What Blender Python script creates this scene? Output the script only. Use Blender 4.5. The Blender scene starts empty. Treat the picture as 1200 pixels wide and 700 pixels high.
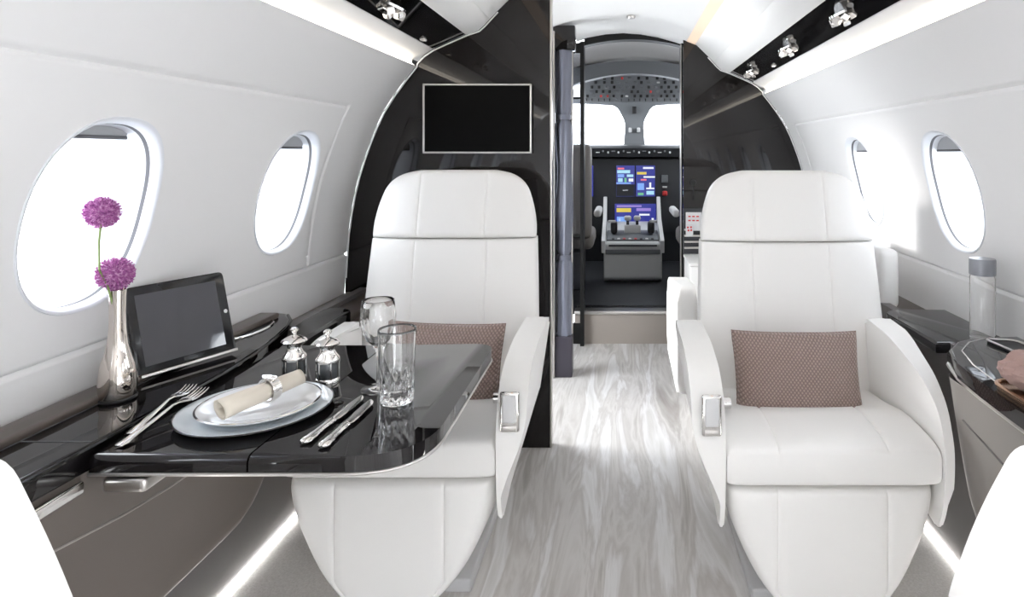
import bpy, bmesh, math, random
from mathutils import Vector, Matrix
random.seed(7)
C = bpy.context.scene.collection
PI = math.pi

# ------------------------------------------------------------------ materials
def mat(name, col, rough=.5, metal=0., coat=0., emis=None, estr=0., trans=0., ior=1.45, sheen=0., spec=None):
    m = bpy.data.materials.new(name); m.use_nodes = True
    b = m.node_tree.nodes['Principled BSDF']
    b.inputs['Base Color'].default_value = (*col, 1)
    b.inputs['Roughness'].default_value = rough
    b.inputs['Metallic'].default_value = metal
    b.inputs['Coat Weight'].default_value = coat
    b.inputs['Coat Roughness'].default_value = .03
    b.inputs['Transmission Weight'].default_value = trans
    b.inputs['IOR'].default_value = ior
    if spec is not None: b.inputs['Specular IOR Level'].default_value = spec
    if emis:
        b.inputs['Emission Color'].default_value = (*emis, 1)
        b.inputs['Emission Strength'].default_value = estr
    return m

def nodes(m): return m.node_tree.nodes, m.node_tree.links, m.node_tree.nodes['Principled BSDF']

def coords(m, scale=(1, 1, 1)):
    n, l, b = nodes(m)
    tc = n.new('ShaderNodeTexCoord'); mp = n.new('ShaderNodeMapping')
    mp.inputs['Scale'].default_value = scale
    l.new(tc.outputs['Object'], mp.inputs['Vector'])
    return mp.outputs['Vector']

def add_bump(m, height, strength=.2, dist=.001):
    n, l, b = nodes(m)
    bp = n.new('ShaderNodeBump'); bp.inputs['Strength'].default_value = strength
    bp.inputs['Distance'].default_value = dist
    l.new(height, bp.inputs['Height']); l.new(bp.outputs['Normal'], b.inputs['Normal'])

def noise(m, vec, scale, detail=4, rough=.5, dist=0.):
    n, l, b = nodes(m)
    t = n.new('ShaderNodeTexNoise'); t.inputs['Scale'].default_value = scale
    t.inputs['Detail'].default_value = detail; t.inputs['Roughness'].default_value = rough
    t.inputs['Distortion'].default_value = dist
    l.new(vec, t.inputs['Vector']); return t.outputs['Fac']

def ramp(m, fac, stops):
    n, l, b = nodes(m)
    r = n.new('ShaderNodeValToRGB'); e = r.color_ramp.elements
    e[0].position, e[0].color = stops[0][0], (*stops[0][1], 1)
    e[1].position, e[1].color = stops[-1][0], (*stops[-1][1], 1)
    for p, c in stops[1:-1]:
        x = e.new(p); x.color = (*c, 1)
    l.new(fac, r.inputs['Fac']); return r.outputs['Color']

def mat_leather(name, col, rough=.42, scale=350, strength=.12):
    m = mat(name, col, rough); v = coords(m)
    add_bump(m, noise(m, v, scale, 3), strength, .0008); return m

M = {}
M['white_leather'] = mat_leather('white_leather', (.86, .85, .835), .42)
M['shell_grey'] = mat('grey_seat_shell', (.50, .50, .51), .4)
M['wall_white'] = mat_leather('white_wall_lining', (.80, .795, .80), .5, 120, .03)
M['ceiling_white'] = mat('white_ceiling_lining', (.92, .915, .91), .5)
M['reveal'] = mat('window_reveal_white', (.75, .77, .81), .35)
M['gap'] = mat('dark_gap', (.12, .12, .13), .6)
M['shade'] = mat('window_shade_grey', (.36, .37, .39), .5)
M['black_gloss'] = mat('black_lacquer', (.008, .008, .009), .03)
M['bulkhead'] = mat('dark_brown_lacquer', (.010, .0085, .0085), .035, spec=.48)
M['table'] = mat('dark_brown_piano_lacquer', (.008, .007, .008), .02, spec=.6)
M['chrome'] = mat('polished_chrome', (.80, .79, .78), .10, 1.)
M['silver'] = mat('polished_silver', (.86, .84, .82), .14, 1.)
M['satin'] = mat('satin_metal', (.62, .60, .58), .28, 1.)
M['taupe'] = mat_leather('taupe_side_leather', (.17, .145, .130), .45, 200, .08)
M['piping'] = mat('pale_piping', (.42, .39, .36), .5)
M['kick'] = mat('grey_kick_panel', (.15, .14, .14), .40)
M['wood'] = mat('dark_wood_ledge', (.10, .082, .072), .28)
M['screen_black'] = mat('screen_black', (.002, .002, .002), .35, spec=.08)
M['tablet_glass'] = mat('tablet_screen_glass', (.05, .05, .06), .04, coat=1.)
M['tablet_body'] = mat('tablet_body_black', (.012, .012, .014), .12)
M['china'] = mat('white_china', (.84, .85, .87), .12, coat=.5)
M['linen'] = mat_leather('cream_linen', (.72, .66, .57), .75, 500, .3)
M['charger'] = mat('frosted_glass_charger', (.76, .81, .84), .08, coat=1.)
M['glass'] = mat('clear_crystal', (1, 1, 1), .0, trans=1., ior=1.5)
M['carafe'] = mat('clear_carafe_glass', (1, 1, 1), .02, trans=1., ior=1.33)
M['cap_grey'] = mat('grey_cap', (.28, .29, .32), .3, .3)
M['stem'] = mat('green_stem', (.22, .30, .10), .6)
M['cove'] = mat('warm_cove_light', (1, .96, .88), .5, emis=(1, .92, .80), estr=2.6)
M['gold'] = mat('warm_ceiling_light_strip', (.50, .42, .34), .4, emis=(1, .78, .60), estr=.5)
M['floor_light'] = mat('white_floor_light', (1, 1, 1), .5, emis=(1, .98, .95), estr=12)
M['copper'] = mat('copper_metal', (.55, .36, .25), .25, 1.)
M['rose_cloth'] = mat_leather('rose_brown_cloth', (.33, .22, .20), .8, 80, .6)
M['cockpit_grey'] = mat('cockpit_light_grey', (.58, .59, .60), .45)
M['cockpit_panel'] = mat('cockpit_panel_grey', (.16, .17, .185), .5)
M['overhead'] = mat('overhead_panel_grey', (.19, .20, .215), .5)
M['cockpit_dark'] = mat('cockpit_dark_grey', (.035, .037, .042), .5)
M['cockpit_beige'] = mat('cockpit_beige_lining', (.42, .41, .41), .6)
M['knob'] = mat('black_knob', (.015, .015, .017), .4)
M['red'] = mat('red_paint', (.55, .04, .04), .4)
M['paper'] = mat('white_paper', (.62, .62, .63), .6)
M['mirror'] = mat('dark_mirror', (.55, .55, .58), .02, 1.)
M['curtain'] = mat_leather('blue_grey_satin', (.17, .18, .23), .32, 60, .1)
M['carpet_step'] = mat_leather('taupe_carpet', (.30, .265, .24), .9, 300, .5)

def scr(name, col, s): return mat(name, (.01, .01, .01), .2, emis=col, estr=s)
M['scr_navy'] = scr('display_navy', (.04, .05, .35), .55)
M['scr_blue'] = scr('display_blue', (.18, .34, .75), .8)
M['scr_cyan'] = scr('display_cyan', (.35, .62, .75), .8)
M['scr_white'] = scr('display_white', (.75, .78, .85), .8)
M['scr_yellow'] = scr('display_yellow', (.70, .55, .08), .7)
M['scr_violet'] = scr('display_violet', (.28, .20, .55), .8)
M['scr_green'] = scr('display_green', (.15, .5, .25), .7)
M['scr_red'] = scr('display_red', (.8, .15, .2), .8)

# marbled floor
m = M['floor'] = mat('streaked_marble_floor', (.7, .7, .7), .26)
v = coords(m, (7.0, .75, 1))
f = noise(m, v, 1.7, 5, .55, .55)
col = ramp(m, f, [(.27, (.36, .33, .31)), (.38, (.48, .455, .435)), (.45, (.64, .62, .605)), (.51, (.53, .505, .49)), (.58, (.74, .73, .73)), (.67, (.60, .585, .57)), (.8, (.69, .68, .67))])
n, l, b = nodes(m); l.new(col, b.inputs['Base Color'])
m = M['carpet'] = mat('pale_grey_carpet', (.50, .48, .46), .95)
v = coords(m); f = noise(m, v, 160, 4, .7)
n, l, b = nodes(m); l.new(ramp(m, f, [(.3, (.70, .68, .66)), (.7, (.88, .865, .85))]), b.inputs['Base Color']); add_bump(m, f, .6, .003)
# woven pillow
m = M['woven'] = mat('woven_taupe_leather', (.25, .185, .165), .34)
n, l, b = nodes(m)
v = coords(m, (1, 1, 1))
def wave(rot, sc_):
    mp = n.new('ShaderNodeMapping'); mp.inputs['Rotation'].default_value = (0, rot, 0); l.new(v, mp.inputs['Vector'])
    t_ = n.new('ShaderNodeTexWave'); t_.inputs['Scale'].default_value = sc_; t_.inputs['Distortion'].default_value = .6; t_.inputs['Detail'].default_value = 1
    t_.bands_direction = 'X'; l.new(mp.outputs['Vector'], t_.inputs['Vector']); return t_.outputs['Fac']
mm = n.new('ShaderNodeMath'); mm.operation = 'MULTIPLY'; l.new(wave(.62, 42), mm.inputs[0]); l.new(wave(-.75, 42), mm.inputs[1])
l.new(ramp(m, mm.outputs[0], [(.0, (.22, .155, .14)), (.6, (.42, .315, .28))]), b.inputs['Base Color'])
add_bump(m, mm.outputs[0], .8, .004)
# alliums
m = M['allium'] = mat('purple_allium', (.45, .12, .38), .6)
v = coords(m); f = noise(m, v, 160, 2)
n, l, b = nodes(m); l.new(ramp(m, f, [(.3, (.25, .05, .24)), (.5, (.50, .17, .43)), (.72, (.78, .50, .72))]), b.inputs['Base Color'])
# window pane: thin clear sheet
m = M['pane'] = bpy.data.materials.new('clear_window_pane'); m.use_nodes = True
nt = m.node_tree; nt.nodes.remove(nt.nodes['Principled BSDF'])
tr = nt.nodes.new('ShaderNodeBsdfTransparent'); tr.inputs['Color'].default_value = (.97, .98, 1, 1)
gl = nt.nodes.new('ShaderNodeBsdfGlossy'); gl.inputs['Roughness'].default_value = .03
mx = nt.nodes.new('ShaderNodeMixShader'); mx.inputs['Fac'].default_value = .06
nt.links.new(tr.outputs[0], mx.inputs[1]); nt.links.new(gl.outputs[0], mx.inputs[2])
nt.links.new(mx.outputs[0], nt.nodes['Material Output'].inputs['Surface'])

# ------------------------------------------------------------------ mesh helpers
def link(name, bm, m, parent=None, smooth=True, angle=35):
    bmesh.ops.recalc_face_normals(bm, faces=bm.faces)
    a = math.radians(angle)
    for f_ in bm.faces: f_.smooth = smooth
    for e in bm.edges:
        if len(e.link_faces) == 2 and e.calc_face_angle(0) > a: e.smooth = False
    me = bpy.data.meshes.new(name)
    if parent is not None:
        bm.transform(Matrix.Translation(-world_loc(parent)))
    bm.to_mesh(me); bm.free()
    for x in (m if isinstance(m, (list, tuple)) else [m]): me.materials.append(x)
    o = bpy.data.objects.new(name, me); C.objects.link(o)
    if parent is not None: o.parent = parent
    return o

def world_loc(o):
    v_ = Vector(o.location)
    while o.parent: o = o.parent; v_ += Vector(o.location)
    return v_

def thing(name, label, cat, loc=(0, 0, 0), group=None):
    o = bpy.data.objects.new(name, None); C.objects.link(o); o.empty_display_size = .05
    o.location = loc; o['label'] = label; o['category'] = cat
    if group: o['group'] = group
    return o
def tag(o, label, cat, group=None):
    o['label'] = label; o['category'] = cat
    if group: o['group'] = group
    return o
def struct(name, bm, m, parent=None, **k):
    o = link(name, bm, m, parent, **k)
    if parent is None: o['kind'] = 'structure'
    return o
def lab(o, s): o['label'] = s; return o

def box(bm, c, s, bev=0., seg=3, rot=None, mi=0):
    r = bmesh.ops.create_cube(bm, size=1.)
    vs = r['verts']
    bmesh.ops.scale(bm, vec=s, verts=vs)
    if bev > 0:
        es = list({e for v_ in vs for e in v_.link_edges})
        rr = bmesh.ops.bevel(bm, geom=es, offset=min(bev, min(s) * .49), segments=seg, profile=.5, affect='EDGES')
        vs = list({v_ for f_ in rr['faces'] for v_ in f_.verts} | {v_ for v_ in vs if v_.is_valid})
    if rot is not None: bmesh.ops.transform(bm, matrix=rot, verts=vs)
    bmesh.ops.translate(bm, vec=c, verts=vs)
    if mi:
        for f_ in {f_ for v_ in vs for f_ in v_.link_faces}: f_.material_index = mi
    return vs

def nbox(*a, **k):
    bm = bmesh.new(); box(bm, *a, **k); return bm

def prism(bm, pts, axis, a0, a1, bev=0., seg=3, mi=0):
    """polygon extruded along axis; 2-D points are the other two axes in xyz order"""
    def P(p, a):
        return (a, p[0], p[1]) if axis == 'x' else (p[0], a, p[1]) if axis == 'y' else (p[0], p[1], a)
    lo = [bm.verts.new(P(p, a0)) for p in pts]; hi = [bm.verts.new(P(p, a1)) for p in pts]
    f0 = bm.faces.new(lo); f1 = bm.faces.new(hi[::-1]); n_ = len(pts)
    fs = [f0, f1]
    for i in range(n_): fs.append(bm.faces.new((lo[i], hi[i], hi[(i + 1) % n_], lo[(i + 1) % n_])))
    for f_ in fs: f_.material_index = mi
    if bev > 0:
        es = list(f0.edges) + list(f1.edges)
        bmesh.ops.bevel(bm, geom=es, offset=bev, segments=seg, profile=.5, affect='EDGES')
    return bm

def rounded(pts, r, seg=6):
    """round the corners of a polygon; r is a number or a list"""
    out = []; n_ = len(pts)
    for i in range(n_):
        p = Vector(pts[i]); a = Vector(pts[i - 1]); b_ = Vector(pts[(i + 1) % n_])
        ri = r[i] if isinstance(r, (list, tuple)) else r
        if ri <= 0: out.append(tuple(p)); continue
        d0 = (a - p); d1 = (b_ - p); k = min(ri, d0.length * .49, d1.length * .49)
        s = p + d0.normalized() * k; e = p + d1.normalized() * k
        for j in range(seg + 1):
            t = j / seg
            out.append(tuple((1 - t) ** 2 * s + 2 * t * (1 - t) * p + t * t * e))
    return out

def lathe(bm, prof, c=(0, 0, 0), seg=40, rot=None, mi=0, fn=None):
    rings = []
    mt = Matrix.Translation(c) @ (rot.to_4x4() if rot is not None else Matrix.Identity(4))
    for (r, z) in prof:
        if r < 1e-5: rings.append([bm.verts.new(mt @ Vector((0, 0, z)))])
        else:
            rings.append([bm.verts.new(mt @ Vector(((r if fn is None else fn(r, z, i * 2 * PI / seg)) * math.cos(i * 2 * PI / seg),
                          (r if fn is None else fn(r, z, i * 2 * PI / seg)) * math.sin(i * 2 * PI / seg), z))) for i in range(seg)])
    for a, b_ in zip(rings, rings[1:]):
        for i in range(seg):
            j = (i + 1) % seg
            if len(a) == 1 and len(b_) == 1: continue
            if len(a) == 1: f_ = bm.faces.new((a[0], b_[i], b_[j]))
            elif len(b_) == 1: f_ = bm.faces.new((a[i], b_[0], a[j]))
            else: f_ = bm.faces.new((a[i], b_[i], b_[j], a[j]))
            f_.material_index = mi
    return bm

def tube(bm, pts, r, seg=10, closed=False, mi=0):
    pts = [Vector(p) for p in pts]; n_ = len(pts); rings = []
    up = Vector((0, 0, 1))
    for i, p in enumerate(pts):
        if closed: t = pts[(i + 1) % n_] - pts[i - 1]
        else: t = pts[min(i + 1, n_ - 1)] - pts[max(i - 1, 0)]
        t.normalize()
        a = t.cross(up)
        if a.length < 1e-3: a = t.cross(Vector((1, 0, 0)))
        a.normalize(); b_ = a.cross(t)
        rr = r[i] if isinstance(r, (list, tuple)) else r
        rings.append([bm.verts.new(p + a * rr * math.cos(k * 2 * PI / seg) + b_ * rr * math.sin(k * 2 * PI / seg)) for k in range(seg)])
    prs = list(zip(rings, rings[1:]))
    if closed: prs.append((rings[-1], rings[0]))
    for a, b_ in prs:
        for k in range(seg):
            f_ = bm.faces.new((a[k], a[(k + 1) % seg], b_[(k + 1) % seg], b_[k])); f_.material_index = mi
    if not closed: bm.faces.new(rings[0][::-1]); bm.faces.new(rings[-1])
    return bm

def interp(pts, x):
    """piecewise cubic through sorted (x, y) points"""
    if x <= pts[0][0]: return pts[0][1]
    if x >= pts[-1][0]: return pts[-1][1]
    for i in range(len(pts) - 1):
        if pts[i][0] <= x <= pts[i + 1][0]:
            x0, y0 = pts[i]; x1, y1 = pts[i + 1]; h = x1 - x0; t = (x - x0) / h
            d = (y1 - y0) / h
            m0 = d if i == 0 else ((y1 - pts[i - 1][1]) / (x1 - pts[i - 1][0]))
            m1 = d if i + 2 >= len(pts) else ((pts[i + 2][1] - y0) / (pts[i + 2][0] - x0))
            return (2*t**3 - 3*t**2 + 1) * y0 + (t**3 - 2*t**2 + t) * h * m0 + (-2*t**3 + 3*t**2) * y1 + (t**3 - t**2) * h * m1

def strip(bm, prof, y0, y1, side=1, mi=0, ny=1):
    """open sheet: profile (x, z) run along y"""
    rows = [[bm.verts.new((side * x, y0 + (y1 - y0) * k / ny, z)) for (x, z) in prof] for k in range(ny + 1)]
    for a, b_ in zip(rows, rows[1:]):
        for i in range(len(prof) - 1):
            f_ = bm.faces.new((a[i], a[i + 1], b_[i + 1], b_[i])); f_.material_index = mi
    return bm

def sgrid(a, b_, n_): return [a + (b_ - a) * (.5 - .5 * math.cos(PI * k / n_)) for k in range(n_ + 1)]

def pad(bm, mp, w, front, back, nu=36, nv=28, pu=6., pv=6., seam=None, sd=.004, sw=.006, facet=0.):
    """closed upholstered shape. mp(x, v, h) -> point; w(v) half width; front/back thickness.
    seam: distance of two straight stitched seams from the middle; facet: how far the wings fall back"""
    F = lambda t, p: max(0., 1 - abs(t) ** p) ** (1 / p)
    vs_ = sgrid(0, 1, nv)
    if seam is None:
        cols = [(math.sin(PI / 2 * (-1 + 2 * k / nu)), 0.) for k in range(nu + 1)]
        def xs_of(v_): return [(u * w(v_), c) for u, c in cols]
    else:
        nE, nM = nu // 3, nu // 3
        def xs_of(v_):
            W = w(v_); s_ = min(seam, W * .80); e0, e1 = s_ + sw, s_ - sw
            L = [(e0 + (W - e0) * math.sin(PI / 2 * k / nE), 0.) for k in range(nE, -1, -1)]
            L += [(s_ + sw * .45, .45), (s_, 1.), (s_ - sw * .45, .45)]
            mid = [(e1 - 2 * e1 * k / nM, 0.) for k in range(nM + 1)]
            return [(-x, c) for x, c in L] + [(-x, c) for x, c in mid] + [(x, c) for x, c in L[::-1]]
    G = {}; n_ = len(xs_of(.5))
    for j, v_ in enumerate(vs_):
        W = max(w(v_), 1e-4); fv = F(2 * v_ - 1, pv)
        for i, (x, c) in enumerate(xs_of(v_)):
            h = F(x / W, pu) * fv
            r = front * h - sd * c * min(1, h * 1.5)
            if seam and facet:
                s_ = min(seam, W * .80); r -= facet * max(0, (abs(x) - s_) / (W - s_)) ** 1.3 * h
            edge = i in (0, n_ - 1) or j in (0, nv)
            G[1, i, j] = bm.verts.new(mp(x, v_, 0. if edge else r))
            G[0, i, j] = G[1, i, j] if edge else bm.verts.new(mp(x, v_, -back * h))
    for top in (1, 0):
        for i in range(n_ - 1):
            for j in range(nv):
                q = (G[top, i, j], G[top, i + 1, j], G[top, i + 1, j + 1], G[top, i, j + 1])
                try: bm.faces.new(q if top else q[::-1])
                except ValueError: pass
    return bm

# ------------------------------------------------------------------ cabin shell
PROF = [(.0, .99), (.3, 1.03), (.56, 1.04), (.638, 1.037), (.797, 1.026), (.92, 1.008), (1.02, .985), (1.124, .951), (1.2435, .901), (1.339, .841), (1.427, .773)]
def px_(z): return interp(PROF, z)
YB = -1.35                       # aft end of the cabin
Y_BULK, Y_ARCH, Y_DOOR = 2.36, 3.47, 3.65
HY, HZ, ZC = .150, .182, .985    # window half sizes and centre height
def oval(a, k=1., n_=2.35):
    c, s = math.cos(a), math.sin(a)
    return (k * HY * math.copysign(abs(c) ** (2 / n_), c), k * HZ * math.copysign(abs(s) ** (2 / n_), s))

def wall(name, side, centres, y0, y1, gy):
    bm = bmesh.new(); N = 16
    cy, cz0, cz1 = .20, .765, 1.205
    ys = {y0, y1, gy - .016, gy - .011, gy - .0078, gy, gy + .0078, gy + .011, gy + .016}
    for c in centres:
        for k in range(N + 1): ys.add(c - cy + 2 * cy * k / N)
    ys = sorted(ys)
    yy = [ys[0]]
    for y in ys[1:]:
        if y - yy[-1] > 1e-5: yy.append(y)
    ys = yy
    cz = [cz0 + (cz1 - cz0) * k / N for k in range(N + 1)]
    zs = [.45, .52, .58, .64, .70, .710, .7145, .7175, .725, .7325, .7355, .740, .75] + cz + [1.225, 1.243, 1.2465, 1.250, 1.255, 1.260, 1.2635, 1.267, 1.285, 1.31, 1.34, 1.37, 1.40, 1.427]
    def pt(y, z):
        d = 0.
        if y <= gy + .004: d = max(d, .009 * max(0, 1 - abs(z - 1.255) / .0085))
        d = max(d, .010 * max(0, 1 - abs(z - .725) / .0075))
        if .73 < z < 1.2551: d = max(d, .012 * max(0, 1 - abs(y - gy) / .0075))
        return (side * (px_(z) + d), y, z)
    V = {}
    def gv(y, z):
        k = (round(y, 5), round(z, 5))
        if k not in V: V[k] = bm.verts.new(pt(y, z))
        return V[k]
    def inside(y, z):
        return any(c - cy < y < c + cy for c in centres) and cz0 < z < cz1
    for i in range(len(ys) - 1):
        for j in range(len(zs) - 1):
            if inside((ys[i] + ys[i + 1]) / 2, (zs[j] + zs[j + 1]) / 2): continue
            bm.faces.new((gv(ys[i], zs[j]), gv(ys[i + 1], zs[j]), gv(ys[i + 1], zs[j + 1]), gv(ys[i], zs[j + 1])))
    for c in centres:
        Y = [c - cy + 2 * cy * k / N for k in range(N + 1)]
        ring = [(Y[k], cz0) for k in range(N)] + [(Y[N], cz[k]) for k in range(N)] + [(Y[N - k], cz1) for k in range(N)] + [(Y[0], cz[N - k]) for k in range(N)]
        R = 6; prev = None
        for r in range(R + 1):
            t = (r / R)
            row = []
            for (y, z) in ring:
                if r == 0: row.append(gv(y, z)); continue
                a = math.atan2((z - (cz0 + cz1) / 2) / (cz1 - cz0), (y - c) / (2 * cy))
                oy, oz = oval(a)
                row.append(bm.verts.new(pt(y * (1 - t) + (c + oy) * t, z * (1 - t) + (ZC + oz) * t)))
            if prev:
                for k in range(4 * N): bm.faces.new((prev[k], prev[(k + 1) % (4 * N)], row[(k + 1) % (4 * N)], row[k]))
            prev = row
    return struct(name, bm, M['wall_white'], angle=60)

wall('wall_left', -1, [-.86, -.175, .505, 1.19, 1.87], YB, Y_BULK, 2.065)
wall('wall_right', 1, [-.84, -.155, .53, 1.215, 1.90, 2.585], YB, Y_ARCH, 3.30)

wn = [0]
def cabin_window(side, c, shade_drop):
    wn[0] += 1
    seg = 72
    def ring(bm, k, d, mi=0):
        out = []
        for i in range(seg):
            oy, oz = oval(2 * PI * i / seg, k)
            out.append(bm.verts.new((side * (px_(ZC + oz) + d), c + oy, ZC + oz)))
        return out
    bm = bmesh.new()
    spec_ = [(1.012, .000), (1.006, -.003), (.985, -.003), (.965, .002), (.95, .010), (.942, .018), (.938, .026), (.90, .060), (.87, .085), (.845, .105), (.825, .125), (.80, .150)]
    rows = [ring(bm, k, d) for k, d in spec_]
    for q, (a, b_) in enumerate(zip(rows, rows[1:])):
        for i in range(seg):
            f_ = bm.faces.new((a[i], a[(i + 1) % seg], b_[(i + 1) % seg], b_[i]))
            f_.material_index = 1 if q == 5 else 0
    o = struct('window_%d' % wn[0], bm, [M['reveal'], M['gap']], angle=60)
    bm = bmesh.new(); r0 = ring(bm, .81, .142); cv = bm.verts.new((side * (px_(ZC) + .142), c, ZC))
    for i in range(seg): bm.faces.new((r0[i], r0[(i + 1) % seg], cv))
    link('pane', bm, M['pane'], o)
    # drawn-up shade: a thin curved sheet behind the opening's top, with a dark pull rail
    bm = bmesh.new()
    zt = ZC + HZ * .93; zb = ZC + HZ - shade_drop
    cols = []
    for i in range(17):
        y = -HY * .88 + 2 * HY * .88 * i / 16
        zlim = ZC + HZ * .92 * max(0., 1 - abs(y / (HY * .92)) ** 2.35) ** (1 / 2.35)
        a_ = min(zt, zlim)
        if a_ > zb + .001: cols.append((c + y, a_))
    fr = [[bm.verts.new((side * (px_(z) + dd), y, z)) for (y, z) in [(y, za) for y, za in cols]] for dd in (.040, .044)]
    lo = [[bm.verts.new((side * (px_(zb) + dd), y, zb)) for (y, za) in cols] for dd in (.040, .044)]
    for i in range(len(cols) - 1):
        bm.faces.new((fr[0][i], fr[0][i + 1], lo[0][i + 1], lo[0][i]))
        bm.faces.new((fr[1][i], fr[1][i + 1], lo[1][i + 1], lo[1][i]))
        bm.faces.new((lo[0][i], lo[0][i + 1], lo[1][i + 1], lo[1][i]))
    link('window_shade', bm, M['shade'], o)
    xr = side * (px_(zb) + .040)
    w_ = cols[-1][0] - cols[0][0]
    link('shade_rail', nbox((xr, c, zb), (.008, w_, .007), .002), M['gap'], o)
for c in [1.19, 1.87, .505, -.175, -.86]: cabin_window(-1, c, .050 if c > 1.5 else .036)
for c in [1.90, 2.585, 1.215, .53, -.155, -.84]: cabin_window(1, c, .058)

# ceiling: valance shelf, side panels and the central dome as one lining over both sides
bm = bmesh.new()
shelf = [(.785, 1.452), (.772, 1.462), (.745, 1.470), (.713, 1.490), (.713, 1.500)]
side_pan = [(.586, 1.556), (.588, 1.545), (.575, 1.547), (.54, 1.560), (.520, 1.578), (.503, 1.597), (.500, 1.606), (.497, 1.603), (.47, 1.632), (.44, 1.662), (.405, 1.695), (.400, 1.712)]
dome = [(.352, 1.728), (.350, 1.718), (.30, 1.737), (.20, 1.765), (.10, 1.783), (0, 1.79), (-.10, 1.783), (-.20, 1.765), (-.30, 1.737), (-.350, 1.718), (-.352, 1.728)]
for s in (-1, 1):
    ye = Y_DOOR if s > 0 else Y_DOOR
    strip(bm, shelf, YB, ye, s); strip(bm, side_pan, YB, ye, s)
strip(bm, dome, YB, Y_DOOR, 1)
struct('ceiling', bm, M['ceiling_white'], angle=40)
# outer skin above so no daylight leaks between the linings
bm = bmesh.new()
sk = [(1.09, .40), (1.12, .60), (1.11, .70)]
strip(bm, [(.80, 1.40), (.84, 1.46), (.74, 1.56), (.60, 1.62), (.45, 1.74), (.20, 1.84), (0, 1.86), (-.20, 1.84), (-.45, 1.74), (-.60, 1.62), (-.74, 1.56), (-.84, 1.46), (-.80, 1.40)], YB, Y_DOOR + .02, 1)
struct('trim_1', bm, M['gap'])
# light strips tucked in the coves
def light_strip(name, prof, y0, y1, s, m_, label):
    o = link(name, strip(bmesh.new(), prof, y0, y1, s), m_); tag(o, label, 'light'); return o
light_strip('cove_light', [(.774, 1.428), (.786, 1.437), (.784, 1.452)], YB + .02, Y_BULK - .012, -1, M['cove'], 'warm white light strip above the left windows, along the wall top')
light_strip('cove_light', [(.774, 1.428), (.786, 1.437), (.784, 1.452)], YB + .02, Y_ARCH - .012, 1, M['cove'], 'warm white light strip above the right windows, along the wall top')
light_strip('ceiling_light_strip', [(.401, 1.706), (.351, 1.724)], YB + .02, Y_DOOR - .02, 1, M['gold'], 'peach light strip running along the ceiling right of the doorway')
light_strip('ceiling_light_strip', [(.401, 1.706), (.351, 1.724)], YB + .02, Y_DOOR - .02, -1, M['gold'], 'peach light strip of the ceiling, left side, mostly behind the monitor wall')
# ceiling sensor
bm = lathe(bmesh.new(), [(0, 1.772), (.018, 1.773), (.022, 1.780), (.022, 1.786), (0, 1.786)], (.04, 3.15, 0), 24)
tag(link('ceiling_sensor', bm, M['satin']), 'small grey disc on the white ceiling before the cockpit doorway', 'sensor')

# black glossy service panels
for s, ye, w_ in ((-1, Y_BULK - .004, 'left'), (1, Y_ARCH - .004, 'right')):
    t = thing('service_panel', 'long black glossy overhead strip with lamps on the %s side' % w_, 'panel', (s * .65, 1.0, 1.52))
    yseg = [YB, .7, 1.55, 2.15, ye] if s < 0 else [YB, .7, 1.6, 2.18, 2.72, ye]
    for a, b_ in zip(yseg, yseg[1:]):
        bm = bmesh.new()
        prism(bm, [(s * .711, 1.493), (s * .588, 1.547), (s * .592, 1.556), (s * .715, 1.502)], 'y', a + .0015, b_ - .0015)
        link('panel_section', bm, M['black_gloss'], t, smooth=False)

def crystal_lamp(x, y, z, s, label, n_=9, r=.021):
    t = thing('crystal_lamp', label, 'lamp', (x, y, z + .012), 'crystal lamps on the overhead strips')
    nrm = Vector((s * .054, 0, -.123)).normalized(); rot = Vector((0, 0, 1)).rotation_difference(nrm).to_matrix()
    bm = lathe(bmesh.new(), [(0, -.004), (.040, -.004), (.040, .003), (0, .004)], (x, y, z + .002), 24, rot)
    link('base_plate', bm, M['chrome'], t)
    for k in range(n_):
        a = 2 * PI * k / (n_ - 1) + .3
        rr = 0 if k == n_ - 1 else .033
        p = Vector((x, y, z + .002)) + rot @ Vector((rr * math.cos(a), rr * math.sin(a), .016 + (.012 if rr == 0 else 0)))
        q = Matrix.Rotation(a, 4, 'Z') @ Matrix.Rotation(.6, 4, 'X')
        bm = nbox(p, (r, r, r), .003, 1, rot=rot.to_4x4() @ q)
        link('crystal', bm, M['crystal'] if k % 2 else M['silver'], t, smooth=False)
    return t
M['crystal'] = mat('faceted_crystal', (.78, .75, .73), .10, .6, emis=(1, .95, .9), estr=.10)
crystal_lamp(.655, 1.886, 1.518, 1, 'largest crystal cluster lamp, nearest on the right black strip')
crystal_lamp(.650, 2.49, 1.518, 1, 'middle crystal cluster lamp on the right black strip')
crystal_lamp(.648, 3.20, 1.518, 1, 'farthest crystal cluster lamp on the right strip, by the dark arch')
crystal_lamp(-.655, 1.79, 1.518, -1, 'crystal cluster lamp on the left black overhead strip')
def spot(x, y, z, label):
    o = link('indicator_light', nbox((x, y, z), (.018, .026, .008), .002, 1), M['crystal'])
    tag(o, label, 'light')
spot(.688, 2.88, 1.501, 'tiny white square light on the right black strip between two crystal lamps')
spot(-.696, 2.20, 1.497, 'tiny silver fitting on the left black strip beside the monitor wall')

# ------------------------------------------------------------------ floor
bm = nbox((0, (YB + Y_DOOR) / 2, -.02), (1.30, Y_DOOR - YB, .04)); struct('floor', bm, M['floor'], smooth=False)
for s, k in ((-1, 2), (1, 3)):
    bm = bmesh.new(); w0 = .65; w1 = 1.02
    box(bm, (s * (w0 + w1) / 2, (YB + Y_DOOR) / 2, -.0195), (w1 - w0, Y_DOOR - YB, .041)); struct('trim_%d' % k, bm, M['carpet'], smooth=False)
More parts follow.
